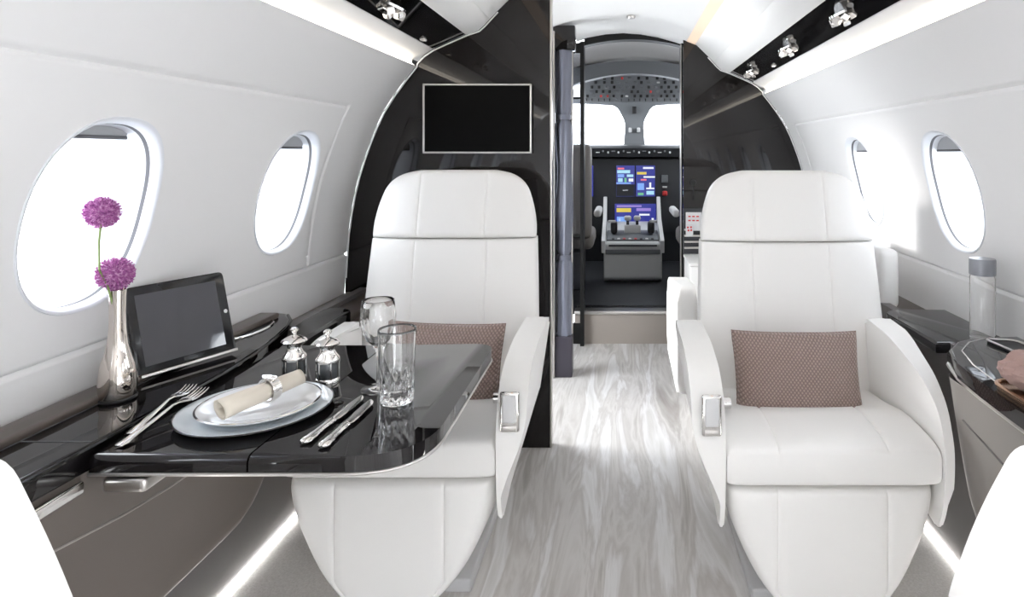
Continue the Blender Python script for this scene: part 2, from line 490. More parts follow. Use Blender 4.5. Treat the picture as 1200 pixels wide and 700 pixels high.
# cockpit step
struct('trim_4', nbox((.05, 3.70, .085), (.66, .10, .17)), M['carpet_step'], smooth=False)
struct('trim_5', nbox((.05, 3.715, .180), (.66, .15, .020), .004), M['satin'])

# ------------------------------------------------------------------ dark lacquer bulkheads
def arch_pts():
    a = [(px_(z), z) for z in [0, .2, .4, .56, .64, .72, .8, .88, .95, 1.02, 1.08, 1.14, 1.2, 1.26, 1.32, 1.38, 1.427]]
    a += [(.770, 1.440), (.745, 1.466), (.711, 1.489), (.650, 1.517), (.588, 1.544), (.54, 1.560), (.520, 1.578), (.47, 1.632), (.405, 1.695), (.35, 1.717), (.30, 1.737), (.20, 1.765), (.10, 1.783), (0, 1.79)]
    return a
A = arch_pts()
left = [(-x, z) for x, z in A if x > .275] + [(-.272, 1.745), (-.272, 0)]
bm = prism(bmesh.new(), left, 'y', Y_BULK, Y_BULK + .035)
struct('wall_front', bm, M['bulkhead'], smooth=False)
# slim metal edge on the aisle side
struct('trim_6', nbox((-.269, Y_BULK + .017, .87), (.008, .040, 1.74), .002), M['satin'])
right = [(x, z) for x, z in A if x > .335] + [(.332, 1.727), (.332, 0)]
bm = prism(bmesh.new(), right, 'y', Y_ARCH, Y_ARCH + .03)
struct('wall_entry', bm, M['bulkhead'], smooth=False)
# pale seal following the arches
for s, y, num, cut in ((-1, Y_BULK - .004, 7, .43), (1, Y_ARCH - .004, 8, .41)):
    pts = [(s * (x - .004), y, z - .004) for x, z in A if x > cut and z > .58]
    struct('trim_%d' % num, tube(bmesh.new(), pts, .003, 8), M['wall_white'])

M['door_black'] = mat('satin_black_door_frame', (.010, .010, .010), .45, spec=.2)
# doorway to the cockpit: posts and arched header
def head(x): return 1.755 - .036 * ((x - .055) / .275) ** 2
xs = [-.222 + .554 * k / 16 for k in range(17)]
bm = bmesh.new()
prism(bm, [(x, head(x)) for x in xs] + [(x, head(x) + .05) for x in xs[::-1]], 'y', Y_DOOR - .03, Y_DOOR + .05)
box(bm, (-.233, Y_DOOR, .87), (.022, .10, 1.74))
box(bm, (.347, Y_DOOR - .01, .87), (.030, .14, 1.74))
struct('door_1', bm, M['door_black'], smooth=False)
# bright door seals
struct('trim_9', nbox((.330, Y_DOOR - .05, .95), (.006, .05, 1.54), .001), M['satin'])
# dark wall beyond the doorway, either side
bm = bmesh.new()
Lx = [(-x, z) for x, z in A if x > .30]
prism(bm, Lx + [(-.288, 1.74), (-.288, 0)], 'y', Y_DOOR + .0, Y_DOOR + .03)
Rx = [(x, z) for x, z in A if x > .36]
prism(bm, Rx + [(.362, 1.72), (.362, 0)], 'y', Y_DOOR + .0, Y_DOOR + .03)
prism(bm, [(x, head(x) + .04) for x in xs] + [(x, 1.90) for x in xs[::-1]], 'y', Y_DOOR + .0, Y_DOOR + .03)
struct('wall_cockpit', bm, M['black_gloss'], smooth=False)
# left entrance lining
bm = bmesh.new(); strip(bm, [(px_(z), z) for z in [0, .2, .4, .6, .8, 1., 1.2, 1.35, 1.427]], 3.12, Y_DOOR, -1)
struct('wall_entrance', bm, M['bulkhead'])
bm = bmesh.new(); strip(bm, [(px_(z), z) for z in [0, .2, .4, .6, .8, 1., 1.2, 1.35, 1.427]], Y_ARCH + .03, Y_DOOR, 1)
struct('trim_10', bm, M['bulkhead'])
# glazed sidelight left of the doorway
t = thing('glass_sidelight', 'tall narrow glass panel between the curtain and the cockpit doorway', 'glass panel', (-.265, 3.66, 0))
link('glass', nbox((-.2655, 3.66, .90), (.043, .006, 1.56)), M['pane'], t, smooth=False)
for z, h_ in ((.06, .12), (1.71, .06), (.62, .012), (1.42, .012)): link('glazing_bar', nbox((-.2655, 3.66, z), (.043, .030, h_), .002, 1), M['door_black'], t)

# folded curtain
t = thing('folded_curtain', 'tall blue-grey folded satin curtain left of the passage', 'curtain', (-.29, 3.14, 0))
def wav(z, a): return 1 + .10 * math.sin(5 * a + 2.2 * math.sin(3 * z)) + .05 * math.sin(9 * a - z * 6)
bm = bmesh.new()
prof = [(.001, .20)] + [(.036 - (.010 if abs(z - 1.28) < .03 or abs(z - .585) < .03 else 0) + .003 * math.sin(z * 17), z) for z in [.20 + 1.42 * k / 60 for k in range(61)]] + [(.001, 1.62)]
lathe(bm, prof, (-.292, 3.14, 0), 44, fn=lambda r, z, a: r * wav(z, a))
link('curtain_cloth', bm, M['curtain'], t)
link('curtain_base', nbox((-.292, 3.14, .10), (.085, .085, .20), .004), mat('curtain_base_dark', (.05, .045, .06), .35), t)
link('curtain_header', nbox((-.290, 3.14, 1.67), (.11, .09, .12), .006), M['bulkhead'], t)
for z in (1.28, .585): link('tie_band', lathe(bmesh.new(), [(.024, z - .012), (.034, z - .012), (.034, z + .012), (.024, z + .012)], (-.292, 3.14, 0), 30), M['curtain'], t)
link('track_post', nbox((-.256, 3.17, .85), (.010, .04, 1.70), .003), M['satin'], t)
link('track_post', nbox((-.340, 3.11, .85), (.012, .05, 1.70), .003), M['satin'], t)

# monitor
t = thing('wall_monitor', 'black flat screen with thin silver frame on the dark wall', 'monitor', (-.538, 2.352, 1.23))
link('screen', nbox((-.5385, 2.336, 1.229), (.388, .012, .246), .001, 1), M['screen_black'], t)
bm = bmesh.new()
for (x, z, sx, sz) in ((-.5385, 1.3545, .402, .007), (-.5385, 1.1035, .402, .007), (-.736, 1.229, .007, .258), (-.341, 1.229, .007, .258)):
    box(bm, (x, 2.336, z), (sx, .016, sz), .0015, 1)
link('frame', bm, M['satin'], t)
link('wall_bracket', nbox((-.5385, 2.352, 1.229), (.30, .020, .18), .003, 1), M['cockpit_dark'], t)

# ------------------------------------------------------------------ side ledges and lower panels
def ledge(name, label, poly, z0, z1, m_, bev=.012, seams=()):
    pass
# left: near glossy ledge with a rounded far end
t = thing('side_ledge', 'dark glossy side ledge under the left windows, carrying vase and tablet', 'ledge', (-.94, 1.3, .6))
edge = [(-1.033, .80), (-.856, .80), (-.855, 1.02), (-.853, 1.20), (-.856, 1.36), (-.866, 1.48), (-.885, 1.60), (-.908, 1.70), (-.935, 1.78), (-.975, 1.84), (-1.030, 1.86)]
bm = prism(bmesh.new(), edge, 'z', .592, .635, .012, 4); link('top', bm, M['table'], t)
bm = bmesh.new()
bm2 = tube(bm, [(x - .001, y, .628) for x, y in edge[1:-1]], .0045, 8); link('rim', bm, M['black_gloss'], t)
bm = bmesh.new(); box(bm, (-1.000, 1.30, .642), (.056, .98, .016), .006); link('back_rail', bm, M['wood'], t)
bm = bmesh.new(); box(bm, (-.915, 1.018, .6352), (.118, .003, .0012)); box(bm, (-.973, 1.28, .6352), (.003, .95, .0012)); link('seam', bm, M['gap'], t, smooth=False)
# oval cup holder
bm = bmesh.new()
R90 = Matrix.Rotation(0, 3, 'Z')
pts = [(-.975 + .030 * math.cos(a), 1.66 + .085 * math.sin(a), .637) for a in [2 * PI * k / 40 for k in range(40)]]
tube(bm, pts, .0035, 8, True); ch = link('cup_holder_rim', bm, M['chrome'], t)
bm = bmesh.new(); vs = [bm.verts.new((p[0], p[1], .6365)) for p in pts]; bm.faces.new(vs); link('cup_holder_well', bm, M['knob'], t)
# second ledge piece running forward beside the seat
t = thing('armrest_cover', 'narrow black glossy cover bar past the left ledge, beside the seat', 'ledge', (-.90, 1.8, .57))
poly = rounded([(-.925, 1.50), (-.862, 1.50), (-.862, 2.00), (-.925, 2.00)], [.0, .0, .03, .03])
poly = rounded([(-.95, 1.87), (-.862, 1.66), (-.862, 2.02), (-.95, 2.04)], [.01, .01, .03, .03])
link('cover', prism(bmesh.new(), poly, 'z', .560, .604, .010, 4), M['table'], t)
# wooden ledge to the bulkhead
t = thing('wood_ledge', 'matt brown ledge between the left seat and the monitor wall', 'ledge', (-.95, 2.2, .5))
link('top', nbox((-.948, 2.115, .572), (.165, .485, .024), .004), M['wood'], t)
link('front_panel', nbox((-.905, 2.115, .28), (.02, .48, .556), .003), M['taupe'], t)

M['satin_panel'] = mat('satin_grey_brown_panel', (.24, .22, .205), .30)
def lower_panel(side, label, prof, y0, y1, rcorner, seamz):
    """padded leather lower side panel with a rounded far corner"""
    t_ = thing('padded_wall_panel', label, 'panel', (side * .9, (y0 + y1) / 2, 0))
    bm = bmesh.new(); zs = [p[0] for p in prof]
    z0, z1 = zs[0], zs[-1]; nz, ny = 18, 26
    def yend(z):
        d = z - z0
        if d >= rcorner: return y1
        return y1 - rcorner * 1.25 * (1 - math.sqrt(max(0, 1 - (1 - d / rcorner) ** 2)))
    G = []
    for i in range(nz + 1):
        z = z0 + (z1 - z0) * (i / nz) ** 1.3
        ye = yend(z); row = []
        for j in range(ny + 1):
            tt = 1 - (1 - j / ny) ** 1.5
            y = y0 + (ye - y0) * tt
            e = max(0, 1 - ((ye - y) / .06)) ; eb = max(0, 1 - ((z - z0) / .035))
            back = .05 * (1 - math.sqrt(max(0, 1 - e * e))) + .035 * (1 - math.sqrt(max(0, 1 - eb * eb)))
            row.append(bm.verts.new((side * (interp(prof, z) + back), y, z)))
        G.append(row)
    for i in range(nz):
        for j in range(ny): bm.faces.new((G[i][j], G[i][j + 1], G[i + 1][j + 1], G[i + 1][j]))
    link('leather_panel', bm, M['taupe'] if side < 0 else M['satin_panel'], t_, angle=80)
    pts = [(side * (interp(prof, z_) - .0005), y_, z_) for y_, z_ in seamz]
    link('piping', tube(bmesh.new(), pts, .0022, 8), M['piping'] if side < 0 else M['kick'], t_)
    return t_
lower_panel(-1, 'taupe leather lower side panel beneath the dining table', [(.195, .915), (.28, .905), (.38, .893), (.50, .875), (.59, .862)], .70, 1.66, .16,
            [(.71, .505), (.80, .50), (.966, .488), (1.115, .462), (1.23, .450), (1.33, .447), (1.60, .46)])
lower_panel(1, 'grey-brown lower side panel beneath the right console', [(.16, .835), (.25, .81), (.38, .785), (.50, .765), (.585, .752)], .90, 1.50, .16,
            [(.91, .44), (1.1, .45), (1.25, .465), (1.42, .50)])
# kick panels down to the floor
for s, k, xk, ye in ((-1, 11, (.952, .990), Y_BULK), (1, 12, (.862, .893), Y_ARCH)):
    bm = bmesh.new()
    prism(bm, [(s * (xk[0]), .60), (s * xk[0], .30), (s * xk[1], .012), (s * (xk[1] + .02), .012), (s * (xk[0] + .03), .60)], 'y', .70 if s < 0 else .90, ye)
    struct('trim_%d' % k, bm, M['kick'], smooth=False)
for s, xk, ye, w_ in ((-1, .990, Y_BULK - .02, 'left'), (1, .893, Y_ARCH - .02, 'right')):
    bm = nbox((s * (xk - .003), (.72 + ye) / 2, .006), (.004, ye - .72, .006))
    tag(link('floor_light_strip', bm, M['floor_light'], smooth=False), 'thin white floor light line along the %s side of the carpet' % w_, 'light')

# right console
t = thing('side_console', 'dark glossy curved console beside the right seat with cup holder', 'console', (.90, 1.2, .58))
edge = [(1.033, .90), (.735, .90), (.735, 1.10), (.738, 1.20), (.745, 1.32), (.757, 1.43), (.785, 1.53), (.84, 1.60), (.90, 1.635), (1.032, 1.65)]
link('top', prism(bmesh.new(), edge, 'z', .590, .625, .013, 4), M['table'], t)
link('chrome_rim', tube(bmesh.new(), [(x + .004, y, .588) for x, y in edge[1:-1]], .0055, 8), M['satin'], t)
link('inlay_line', tube(bmesh.new(), [(x + .030, y - .012, .6250) for x, y in edge[1:-1]], .0018, 8), M['chrome'], t)
t2 = thing('side_shelf', 'dark glossy shelf between console and right wall, behind the seat', 'shelf', (.95, 2.0, .56))
link('top', prism(bmesh.new(), rounded([(1.032, 1.66), (.822, 1.66), (.822, 2.02), (1.032, 2.02)], [0, 0, .06, 0]), 'z', .572, .602, .010, 4), M['table'], t2)
t3 = thing('wood_shelf', 'matt brown shelf along the right wall beyond the seat', 'shelf', (.95, 2.7, .56))
link('top', nbox((.95, 2.745, .560), (.160, 1.44, .022), .004), M['wood'], t3)
link('panel', nbox((.905, 2.745, .27), (.02, 1.40, .53), .003), M['kick'], t3)
# diamond shaped cup holder flap
t = thing('cup_holder', 'black open cup holder tray with metal rim on the right console', 'cup holder', (.93, 1.55, .626))
pts = [(.915, 1.60), (.985, 1.585), (.995, 1.50), (.93, 1.475)]
pts = rounded(pts, .018)
link('tray', prism(bmesh.new(), pts, 'z', .6255, .630, .001, 1), M['knob'], t)
link('metal_rim', tube(bmesh.new(), [(x, y, .631) for x, y in pts], .0028, 8, True), M['satin'], t)

# ------------------------------------------------------------------ seats
def make_seat(name, label, x0, y0, group, face=-1, half=.25, ctl=None, top=1.045, back_half=.272, arms=None, arms_out=None, back_shift=0., thick=.070, thick_out=.070, nose_out=1., back_dx=0., lift=0., out_slope=False):
    """local frame: front at y=0 looking towards -y; face=+1 turns it to look forward"""
    t = thing(name, label, 'seat', (x0, y0, 0), group)
    def L(x, y, z): return (x0 + x * (-face), y0 + y * (-face), z)
    def LB(x, y, z): return L(x + back_dx, y, z)
    def part(nm, bm, m_):
        o = link(nm, bm, m_, t, angle=50); return o
    W = M['white_leather']; k = half / .25
    bw = [(.0, .085), (.08, .118), (.22, .158), (.36, .186), (.52, .210), (.66, .228), (.81, .241), (.9, .246), (1., .248)]
    part('base', pad(bmesh.new(), lambda x, v, h: L(x, .262 - h, .022 + .304 * v), lambda v: interp(bw, v) * k, .262, .22, 42, 34, 11., 22., .128 * k, .004, .006), W)
    link('pedestal', nbox(L(0, .28, .016), (.34 * k, .36, .034), .006), M['shell_grey'], t)
    cz = [(.0, -.006), (.12, .0), (.35, .002), (.6, -.018), (.8, -.03), (1., -.04)]
    part('seat_cushion', pad(bmesh.new(), lambda x, v, h: L(x, -.004 + .50 * v, .382 + h + (interp(cz, v) if h > 0 else 0)), lambda v: .250 * k, .056, .053, 48, 40, 13., 8., .128 * k, .004, .006), W)
    kb = back_half / .272
    yb = lambda z: .455 + back_shift + (z - .40) * .20
    bwid = [(0, .262), (.3, .276), (.6, .274), (1, .266)]
    part('backrest', pad(bmesh.new(), lambda x, v, h: LB(x, yb(.37 + .455 * v) + .055 - h, .37 + .455 * v), lambda v: interp(bwid, v) * kb, .055, .075, 48, 34, 9., 22., .115 * kb, .003, .006, .030), W)
    hz = top - .828
    hwid = [(0, .264), (.2, .262), (.4, .255), (.6, .243), (.75, .229), (.87, .205), (.95, .172), (1, .125)]
    part('headrest', pad(bmesh.new(), lambda x, v, h: LB(x, yb(.828 + hz * v) + .050 - h * (1 - .25 * v), .828 + hz * v), lambda v: interp(hwid, v) * kb, .064, .075, 48, 34, 7., 8., .108 * kb, .003, .006, .034), W)
    part('rear_shell', pad(bmesh.new(), lambda x, v, h: LB(x, yb(.30 + .70 * v) + .115 - h, .30 + .70 * v), lambda v: .235 * kb * (1 - .12 * v), .02, .035, 20, 20, 8., 8.), M['shell_grey'])
    base_ap = [(.47, .600), (.22, .600), (.085, .578), (.02, .535), (-.012, .47), (-.014, .38), (.0, .275), (.025, .225), (.12, .25), (.47, .36)]
    base_r = [.02, .05, .05, .04, .04, .05, .03, .015, .05, .02]
    for s in (-1, 1):
        inboard = (ctl == s) or ctl is None
        ap = arms if (inboard or arms_out is None) and arms else arms_out if arms_out and not inboard else rounded(base_ap, base_r, 5)
        if out_slope and not inboard: ap = rounded([(.47, .605), (.30, .598), (.10, .553), (.02, .505), (-.012, .44), (-.014, .37), (.0, .275), (.025, .225), (.12, .25), (.47, .36)], base_r, 5)
        th = thick if inboard else thick_out
        xi = half + .003
        bm = prism(bmesh.new(), ap, 'x', xi, xi + th, .021, 5)
        if arms is None:
            for v_ in bm.verts:      # the outer face leans in towards the foot of the arm
                k2 = min(1., max(.14, (v_.co.z - .235) / .26)); k2 = k2 * k2 * (3 - 2 * k2) if k2 < 1 else 1.
                if not inboard: k2 = min(k2, nose_out + (1 - nose_out) * min(1, max(0, v_.co.y / .35)))
                v_.co.x = xi + (v_.co.x - xi) * max(.14, k2)
        bm.transform(Matrix.Translation((x0, y0, 0)) @ Matrix.Scale(-face, 4, (0, 1, 0)) @ Matrix.Scale(s * -face, 4, (1, 0, 0)))
        arm = part('armrest', bm, W)
        if ctl == s:
            xc = s * (half + .036)
            link('control_frame', nbox(L(xc, -.014, .500 + lift), (.046, .014, .094), .006), M['chrome'], arm)
            link('control_lever', nbox(L(xc, -.0215, .509 + lift), (.032, .008, .064), .004), M['lever'], arm)
            link('control_slot', nbox(L(xc, -.0205, .464 + lift), (.032, .005, .012), .001), M['satin'], arm)
    if ctl is not None:
        bm = bmesh.new(); xx = ctl * (half - .014)
        tube(bm, [L(xx - .024, .17, .462), L(xx + .024, .17, .462)], .014, 16)
        tube(bm, [L(xx, .17, .455), L(xx, .30, .415)], .008, 10)
        link('belt_bracket', bm, M['chrome'], t)
    return t
M['lever'] = mat('pale_grey_lever', (.62, .62, .63), .35)

G1 = 'white leather cabin seats'
make_seat('cabin_seat', 'white leather cabin seat behind the dining table, below the monitor', -.551, 1.480, G1, half=.252, ctl=1, thick_out=.045,
          arms_out=rounded([(.47, .585), (.25, .585), (.16, .55), (.13, .48), (.16, .42), (.47, .42)], [.02, .05, .04, .03, .03, .02], 5))
make_seat('cabin_seat', 'white leather cabin seat on the right of the aisle, facing back', .483, 1.445, G1, half=.246, ctl=-1, back_shift=-.045, back_half=.276, thick=.076, nose_out=.30, back_dx=.032, lift=.006,
          arms_out=None, out_slope=True)
# far seat, back to back with the right one
far_arm = rounded([(.58, .620), (.15, .575), (.02, .52), (.0, .40), (.02, .24), (.58, .22)], [.05, .05, .04, .05, .04, .05], 5)
sf = make_seat('cabin_seat', 'white leather seat back to back behind the right seat, mostly hidden', 0.525, 2.85, G1, face=1, half=.255, back_half=.225, top=1.0, arms=far_arm)
link('side_bolster', nbox((.893, 2.29, .677), (.07, .36, .20), .022, 4), M['white_leather'], sf)
# near seats whose arms show in the lower corners
near_r = rounded([(.50, .80), (.22, .80), (.16, .775), (.085, .655), (.01, .50), (-.005, .40), (.02, .27), (.50, .34)], [.03, .05, .05, .08, .06, .05, .03, .02], 5)
make_seat('cabin_seat', 'blurred white seat arm cut off at the lower right corner', .745, .868, G1, face=1, half=.232, back_half=.215, arms=near_r)
near_l = rounded([(.50, .86), (.18, .86), (.12, .835), (.065, .70), (.02, .56), (.0, .42), (.02, .27), (.50, .34)], [.03, .05, .05, .08, .06, .05, .03, .02], 5)
make_seat('cabin_seat', 'blurred white seat arm cut off at the lower left corner', -.792, .68, G1, face=1, half=.172, back_half=.165, arms=near_l)

# cushions
def pillow(label, x, y, z, w, h, tilt, yaw, roll=0.):
    bm = pad(bmesh.new(), lambda a, v, d: Vector((a, -d, h * (v - .5) * (1 + .05 * (abs(a) / (w / 2)) ** 3))), lambda v: w / 2 * (1 - .05 * math.sin(PI * v)), .048, .048, 40, 30, 2.6, 2.6)
    bm.transform(Matrix.Translation((x, y, z)) @ Matrix.Rotation(yaw, 4, 'Z') @ Matrix.Rotation(tilt, 4, 'X') @ Matrix.Rotation(roll, 4, 'Y'))
    t_ = thing('throw_pillow', label, 'pillow', (x, y, z - h / 2), 'woven taupe pillows on the cabin seats')
    link('cover', bm, M['woven'], t_, angle=80)
    pts = []
    for (a, v) in [(-1 + 2 * k / 12, 0) for k in range(12)] + [(1, k / 12) for k in range(12)] + [(1 - 2 * k / 12, 1) for k in range(12)] + [(-1, 1 - k / 12) for k in range(12)]:
        ww = w / 2 * (1 - .05 * math.sin(PI * v)); pts.append(Vector((a * ww, 0, h * (v - .5) * (1 + .05 * abs(a) ** 3))))
    mt = Matrix.Translation((x, y, z)) @ Matrix.Rotation(yaw, 4, 'Z') @ Matrix.Rotation(tilt, 4, 'X') @ Matrix.Rotation(roll, 4, 'Y')
    link('piping', tube(bmesh.new(), [mt @ p for p in pts], .003, 6, True), M['woven'], t_)
pillow('woven taupe rectangular pillow on the right cabin seat', .474, 1.715, .482, .345, .250, math.radians(-20), 0., math.radians(.5))
pillow('woven taupe pillow on the left seat, partly behind the glasses', -.497, 1.775, .497, .312, .235, math.radians(-20), math.radians(3), math.radians(2))

# ------------------------------------------------------------------ dining table
TZ = .620
t = thing('dining_table', 'black glossy fold-out table with rounded corners, laid for a meal', 'table', (-.58, 1.3, .58))
def table_poly(x0, x1):
    return None
near_y, far_y = 1.000, 1.592
left_leaf = [(-.846, near_y), (-.5965, near_y), (-.5965, far_y), (-.846, far_y)]
right_leaf = rounded([(-.5935, near_y), (-.318, near_y), (-.322, far_y), (-.5935, far_y)], [0, .13, .055, 0], 12)
def leaf(poly):
    bm = bmesh.new()
    prism(bm, poly, 'z', TZ - .030, TZ, .0)
    es = [e for e in bm.edges if abs(e.verts[0].co.z - e.verts[1].co.z) < 1e-6 and not (abs(e.verts[0].co.x - e.verts[1].co.x) < 1e-6 and abs(e.verts[0].co.x + .595) < .003) and not (abs(e.verts[0].co.x + .846) < 1e-4 and abs(e.verts[1].co.x + .846) < 1e-4)]
    top = [e for e in es if e.verts[0].co.z > TZ - .01]; 
    bmesh.ops.bevel(bm, geom=top, offset=.014, segments=6, profile=.5, affect='EDGES')
    return bm
link('leaf', leaf(left_leaf), M['table'], t, angle=50); link('leaf', leaf(right_leaf), M['table'], t, angle=50)
rim_pts = [(-.846, near_y - .001)] + [p for p in right_leaf if p[0] > -.59] + [(-.846, far_y + .001)]
rim_pts = [(x, y, TZ - .0285) for x, y in rim_pts]
link('metal_edge', tube(bmesh.new(), rim_pts, .0028, 8), M['satin'], t)
# support bracket beneath
bm = bmesh.new(); box(bm, (-.800, 1.12, .568), (.07, .22, .026), .008); link('support_arm', bm, M['satin'], t)
bm = bmesh.new(); box(bm, (-.835, 1.28, .560), (.06, .40, .05), .006); link('slide_rail', bm, M['cockpit_dark'], t)
# latch in the left ledge front
tag(link('ledge_latch', nbox((-.852, .915, .575), (.010, .16, .020), .004), M['chrome']), 'slim silver latch below the left ledge near the seat corner', 'latch')

# plate
pc = (-.676, 1.166)
t = thing('charger_plate', 'round pale glass charger plate under the white dinner plate', 'plate', (pc[0], pc[1], TZ))
bm = lathe(bmesh.new(), [(0, TZ + .0008), (.080, TZ + .0008), (.090, TZ + .003), (.127, TZ + .011), (.1295, TZ + .0125), (.128, TZ + .0145), (.089, TZ + .0065), (.080, TZ + .0045), (0, TZ + .0045)], (*pc, 0), 72)
link('glass_disc', bm, M['charger'], t)
link('rim', lathe(bmesh.new(), [(.127, TZ + .0115), (.1298, TZ + .0122), (.1298, TZ + .0142), (.127, TZ + .0150)], (*pc, 0), 72), M['glass'], t)
t = thing('dinner_plate', 'white china plate holding a rolled napkin', 'plate', (pc[0], pc[1], TZ + .005))
z = TZ + .0052
bm = lathe(bmesh.new(), [(0, z), (.060, z), (.068, z + .003), (.101, z + .0125), (.1035, z + .0145), (.101, z + .016), (.072, z + .0095), (.064, z + .0045), (.0, z + .0035)], (pc[0] + .004, pc[1] + .004, 0), 72)
link('china', bm, M['china'], t)
link('silver_band', lathe(bmesh.new(), [(.1005, z + .0158), (.1037, z + .0148), (.1037, z + .0158), (.1005, z + .0168)], (pc[0] + .004, pc[1] + .004, 0), 72), M['chrome'], t)
# napkin roll
p0, p1 = Vector((-.690, 1.082, .661)), Vector((-.630, 1.236, .664))
d = (p1 - p0); Ln = d.length; d.normalize(); sx = d.cross(Vector((0, 0, 1))).normalized(); sz = sx.cross(d)
bm = bmesh.new(); nturn = 64; prev = None
def spiral(k):
    a = k / nturn * 2 * PI * 2.15; r = .0175 - .0048 * (k / nturn); return a, r
rows = []
for e_ in range(13):
    q = e_ / 12; row = []
    for k in range(nturn + 1):
        a, r = spiral(k)
        r *= (1.08 - .22 * q) * (1 + .02 * math.sin(9 * q + a)) * (.93 if abs(q - .58) < .05 else 1)
        c_ = p0 + d * (q * Ln + (.004 * math.sin(a) if e_ in (0, 12) else 0))
        row.append(bm.verts.new(c_ + sx * r * math.cos(a + 2.4) + sz * r * math.sin(a + 2.4)))
    rows.append(row)
for a, b_ in zip(rows, rows[1:]):
    for k in range(nturn): bm.faces.new((a[k], a[k + 1], b_[k + 1], b_[k]))
o = link('napkin', bm, M['linen'], angle=80); md = o.modifiers.new('thickness', 'SOLIDIFY'); md.thickness = .0014; md.offset = 0
tag(o, 'rolled cream cloth napkin lying across the plate', 'napkin')
rc = p0 + d * Ln * .58
rot = Vector((0, 0, 1)).rotation_difference(d).to_matrix()
t = thing('napkin_ring', 'silver ring with small knot around the rolled napkin', 'ring', tuple(rc))
link('band', lathe(bmesh.new(), [(.0195, -.008), (.0215, -.009), (.0225, 0), (.0215, .009), (.0195, .008), (.0195, -.008)], rc, 40, rot), M['silver'], t)
bm = bmesh.new()
kn = rc + sz * .0225
for q in (-1, 1): tube(bm, [kn + sx * (q * .010 * math.cos(a)) + d * (.006 * math.sin(a)) + sx * q * .006 for a in [2 * PI * k / 14 for k in range(14)]], .0016, 6, True)
link('bow_ornament', bm, M['silver'], t)

# cutlery
def fork(label, e, tip, zt):
    """e, tip: xy of handle end and tine tips; zt height of tips"""
    t_ = thing('dinner_fork', label, 'fork', (e[0], e[1], TZ), 'silver forks left of the plate')
    a = Vector((e[0], e[1], TZ + .0035)); b_ = Vector((tip[0], tip[1], zt)); dr = (b_ - a); L_ = dr.length; dr.normalize()
    s_ = dr.cross(Vector((0, 0, 1))).normalized()
    def flat(bm, stations, th):
        rs = []
        for (u, w_, zz) in stations:
            c_ = a + dr * (u * L_) + Vector((0, 0, zz))
            rs.append([bm.verts.new(c_ + s_ * w_ * cc + Vector((0, 0, th * ss))) for cc, ss in ((1, 0), (.7, .8), (0, 1), (-.7, .8), (-1, 0), (-.7, -.8), (0, -1), (.7, -.8))])
        for p, q in zip(rs, rs[1:]):
            for k in range(8): bm.faces.new((p[k], p[(k + 1) % 8], q[(k + 1) % 8], q[k]))
        bm.faces.new(rs[0]); bm.faces.new(rs[-1][::-1]); return bm
    link('handle', flat(bmesh.new(), [(0, .003, 0), (.01, .008, 0), (.06, .0105, 0), (.12, .0085, .001), (.20, .006, .0015), (.35, .0045, .003), (.5, .0035, .006), (.60, .0032, .008), (.66, .004, .007), (.70, .009, .005), (.74, .0115, .003), (.78, .012, .002)], .0022), M['silver'], t_)
    for k in range(4):
        o_ = (-1.5 + k) * .0068
        pts = [a + dr * (u * L_) + s_ * o_ + Vector((0, 0, zz)) for u, zz in ((.765, .002), (.83, -.0005), (.90, -.0005), (.96, .001), (1., .0035))]
        link('tine', tube(bmesh.new(), pts, [.0022, .0018, .0015, .0013, .0007], 8), M['silver'], t_)
fork('silver fork nearest the plate rim, handle towards the viewer', (-.822, 1.026), (-.811, 1.222), TZ + .024)
fork('silver fork farther from the plate, resting against the ledge rim', (-.838, 1.070), (-.846, 1.238), TZ + .024)
def knife(label, e, tip):
    t_ = thing('table_knife', label, 'knife', (e[0], e[1], TZ), 'silver knives right of the plate')
    a = Vector((e[0], e[1], TZ)); b_ = Vector((tip[0], tip[1], TZ)); dr = (b_ - a); L_ = dr.length; dr.normalize()
    s_ = dr.cross(Vector((0, 0, 1))).normalized()
    def sect(bm, st):
        rs = []
        for (u, w_, h_, off) in st:
            c_ = a + dr * (u * L_) + Vector((0, 0, .0062)) + s_ * off
            rs.append([bm.verts.new(c_ + s_ * w_ * math.cos(k * PI / 6) + Vector((0, 0, h_ * math.sin(k * PI / 6)))) for k in range(12)])
        for p, q in zip(rs, rs[1:]):
            for k in range(12): bm.faces.new((p[k], p[(k + 1) % 12], q[(k + 1) % 12], q[k]))
        bm.faces.new(rs[0]); bm.faces.new(rs[-1][::-1]); return bm
    link('handle', sect(bmesh.new(), [(0, .003, .002, 0), (.012, .008, .0042, 0), (.04, .0105, .0055, 0), (.09, .0085, .005, 0), (.13, .0095, .005, 0), (.18, .0075, .0046, 0), (.32, .0065, .0046, 0), (.38, .0085, .005, 0), (.41, .0065, .0048, 0), (.43, .008, .005, 0), (.45, .005, .004, 0)]), M['silver'], t_)
    link('blade', sect(bmesh.new(), [(.44, .004, .0025, 0), (.48, .0085, .0012, .001), (.7, .0095, .001, .001), (.88, .009, .0009, .001), (.96, .006, .0008, -.001), (1., .0015, .0006, -.004)]), M['silver'], t_)
knife('silver knife beside the plate, left of the pair', (-.524, 1.034), (-.508, 1.236))
knife('silver knife right of the pair, nearer the tumbler', (-.487, 1.020), (-.482, 1.216))

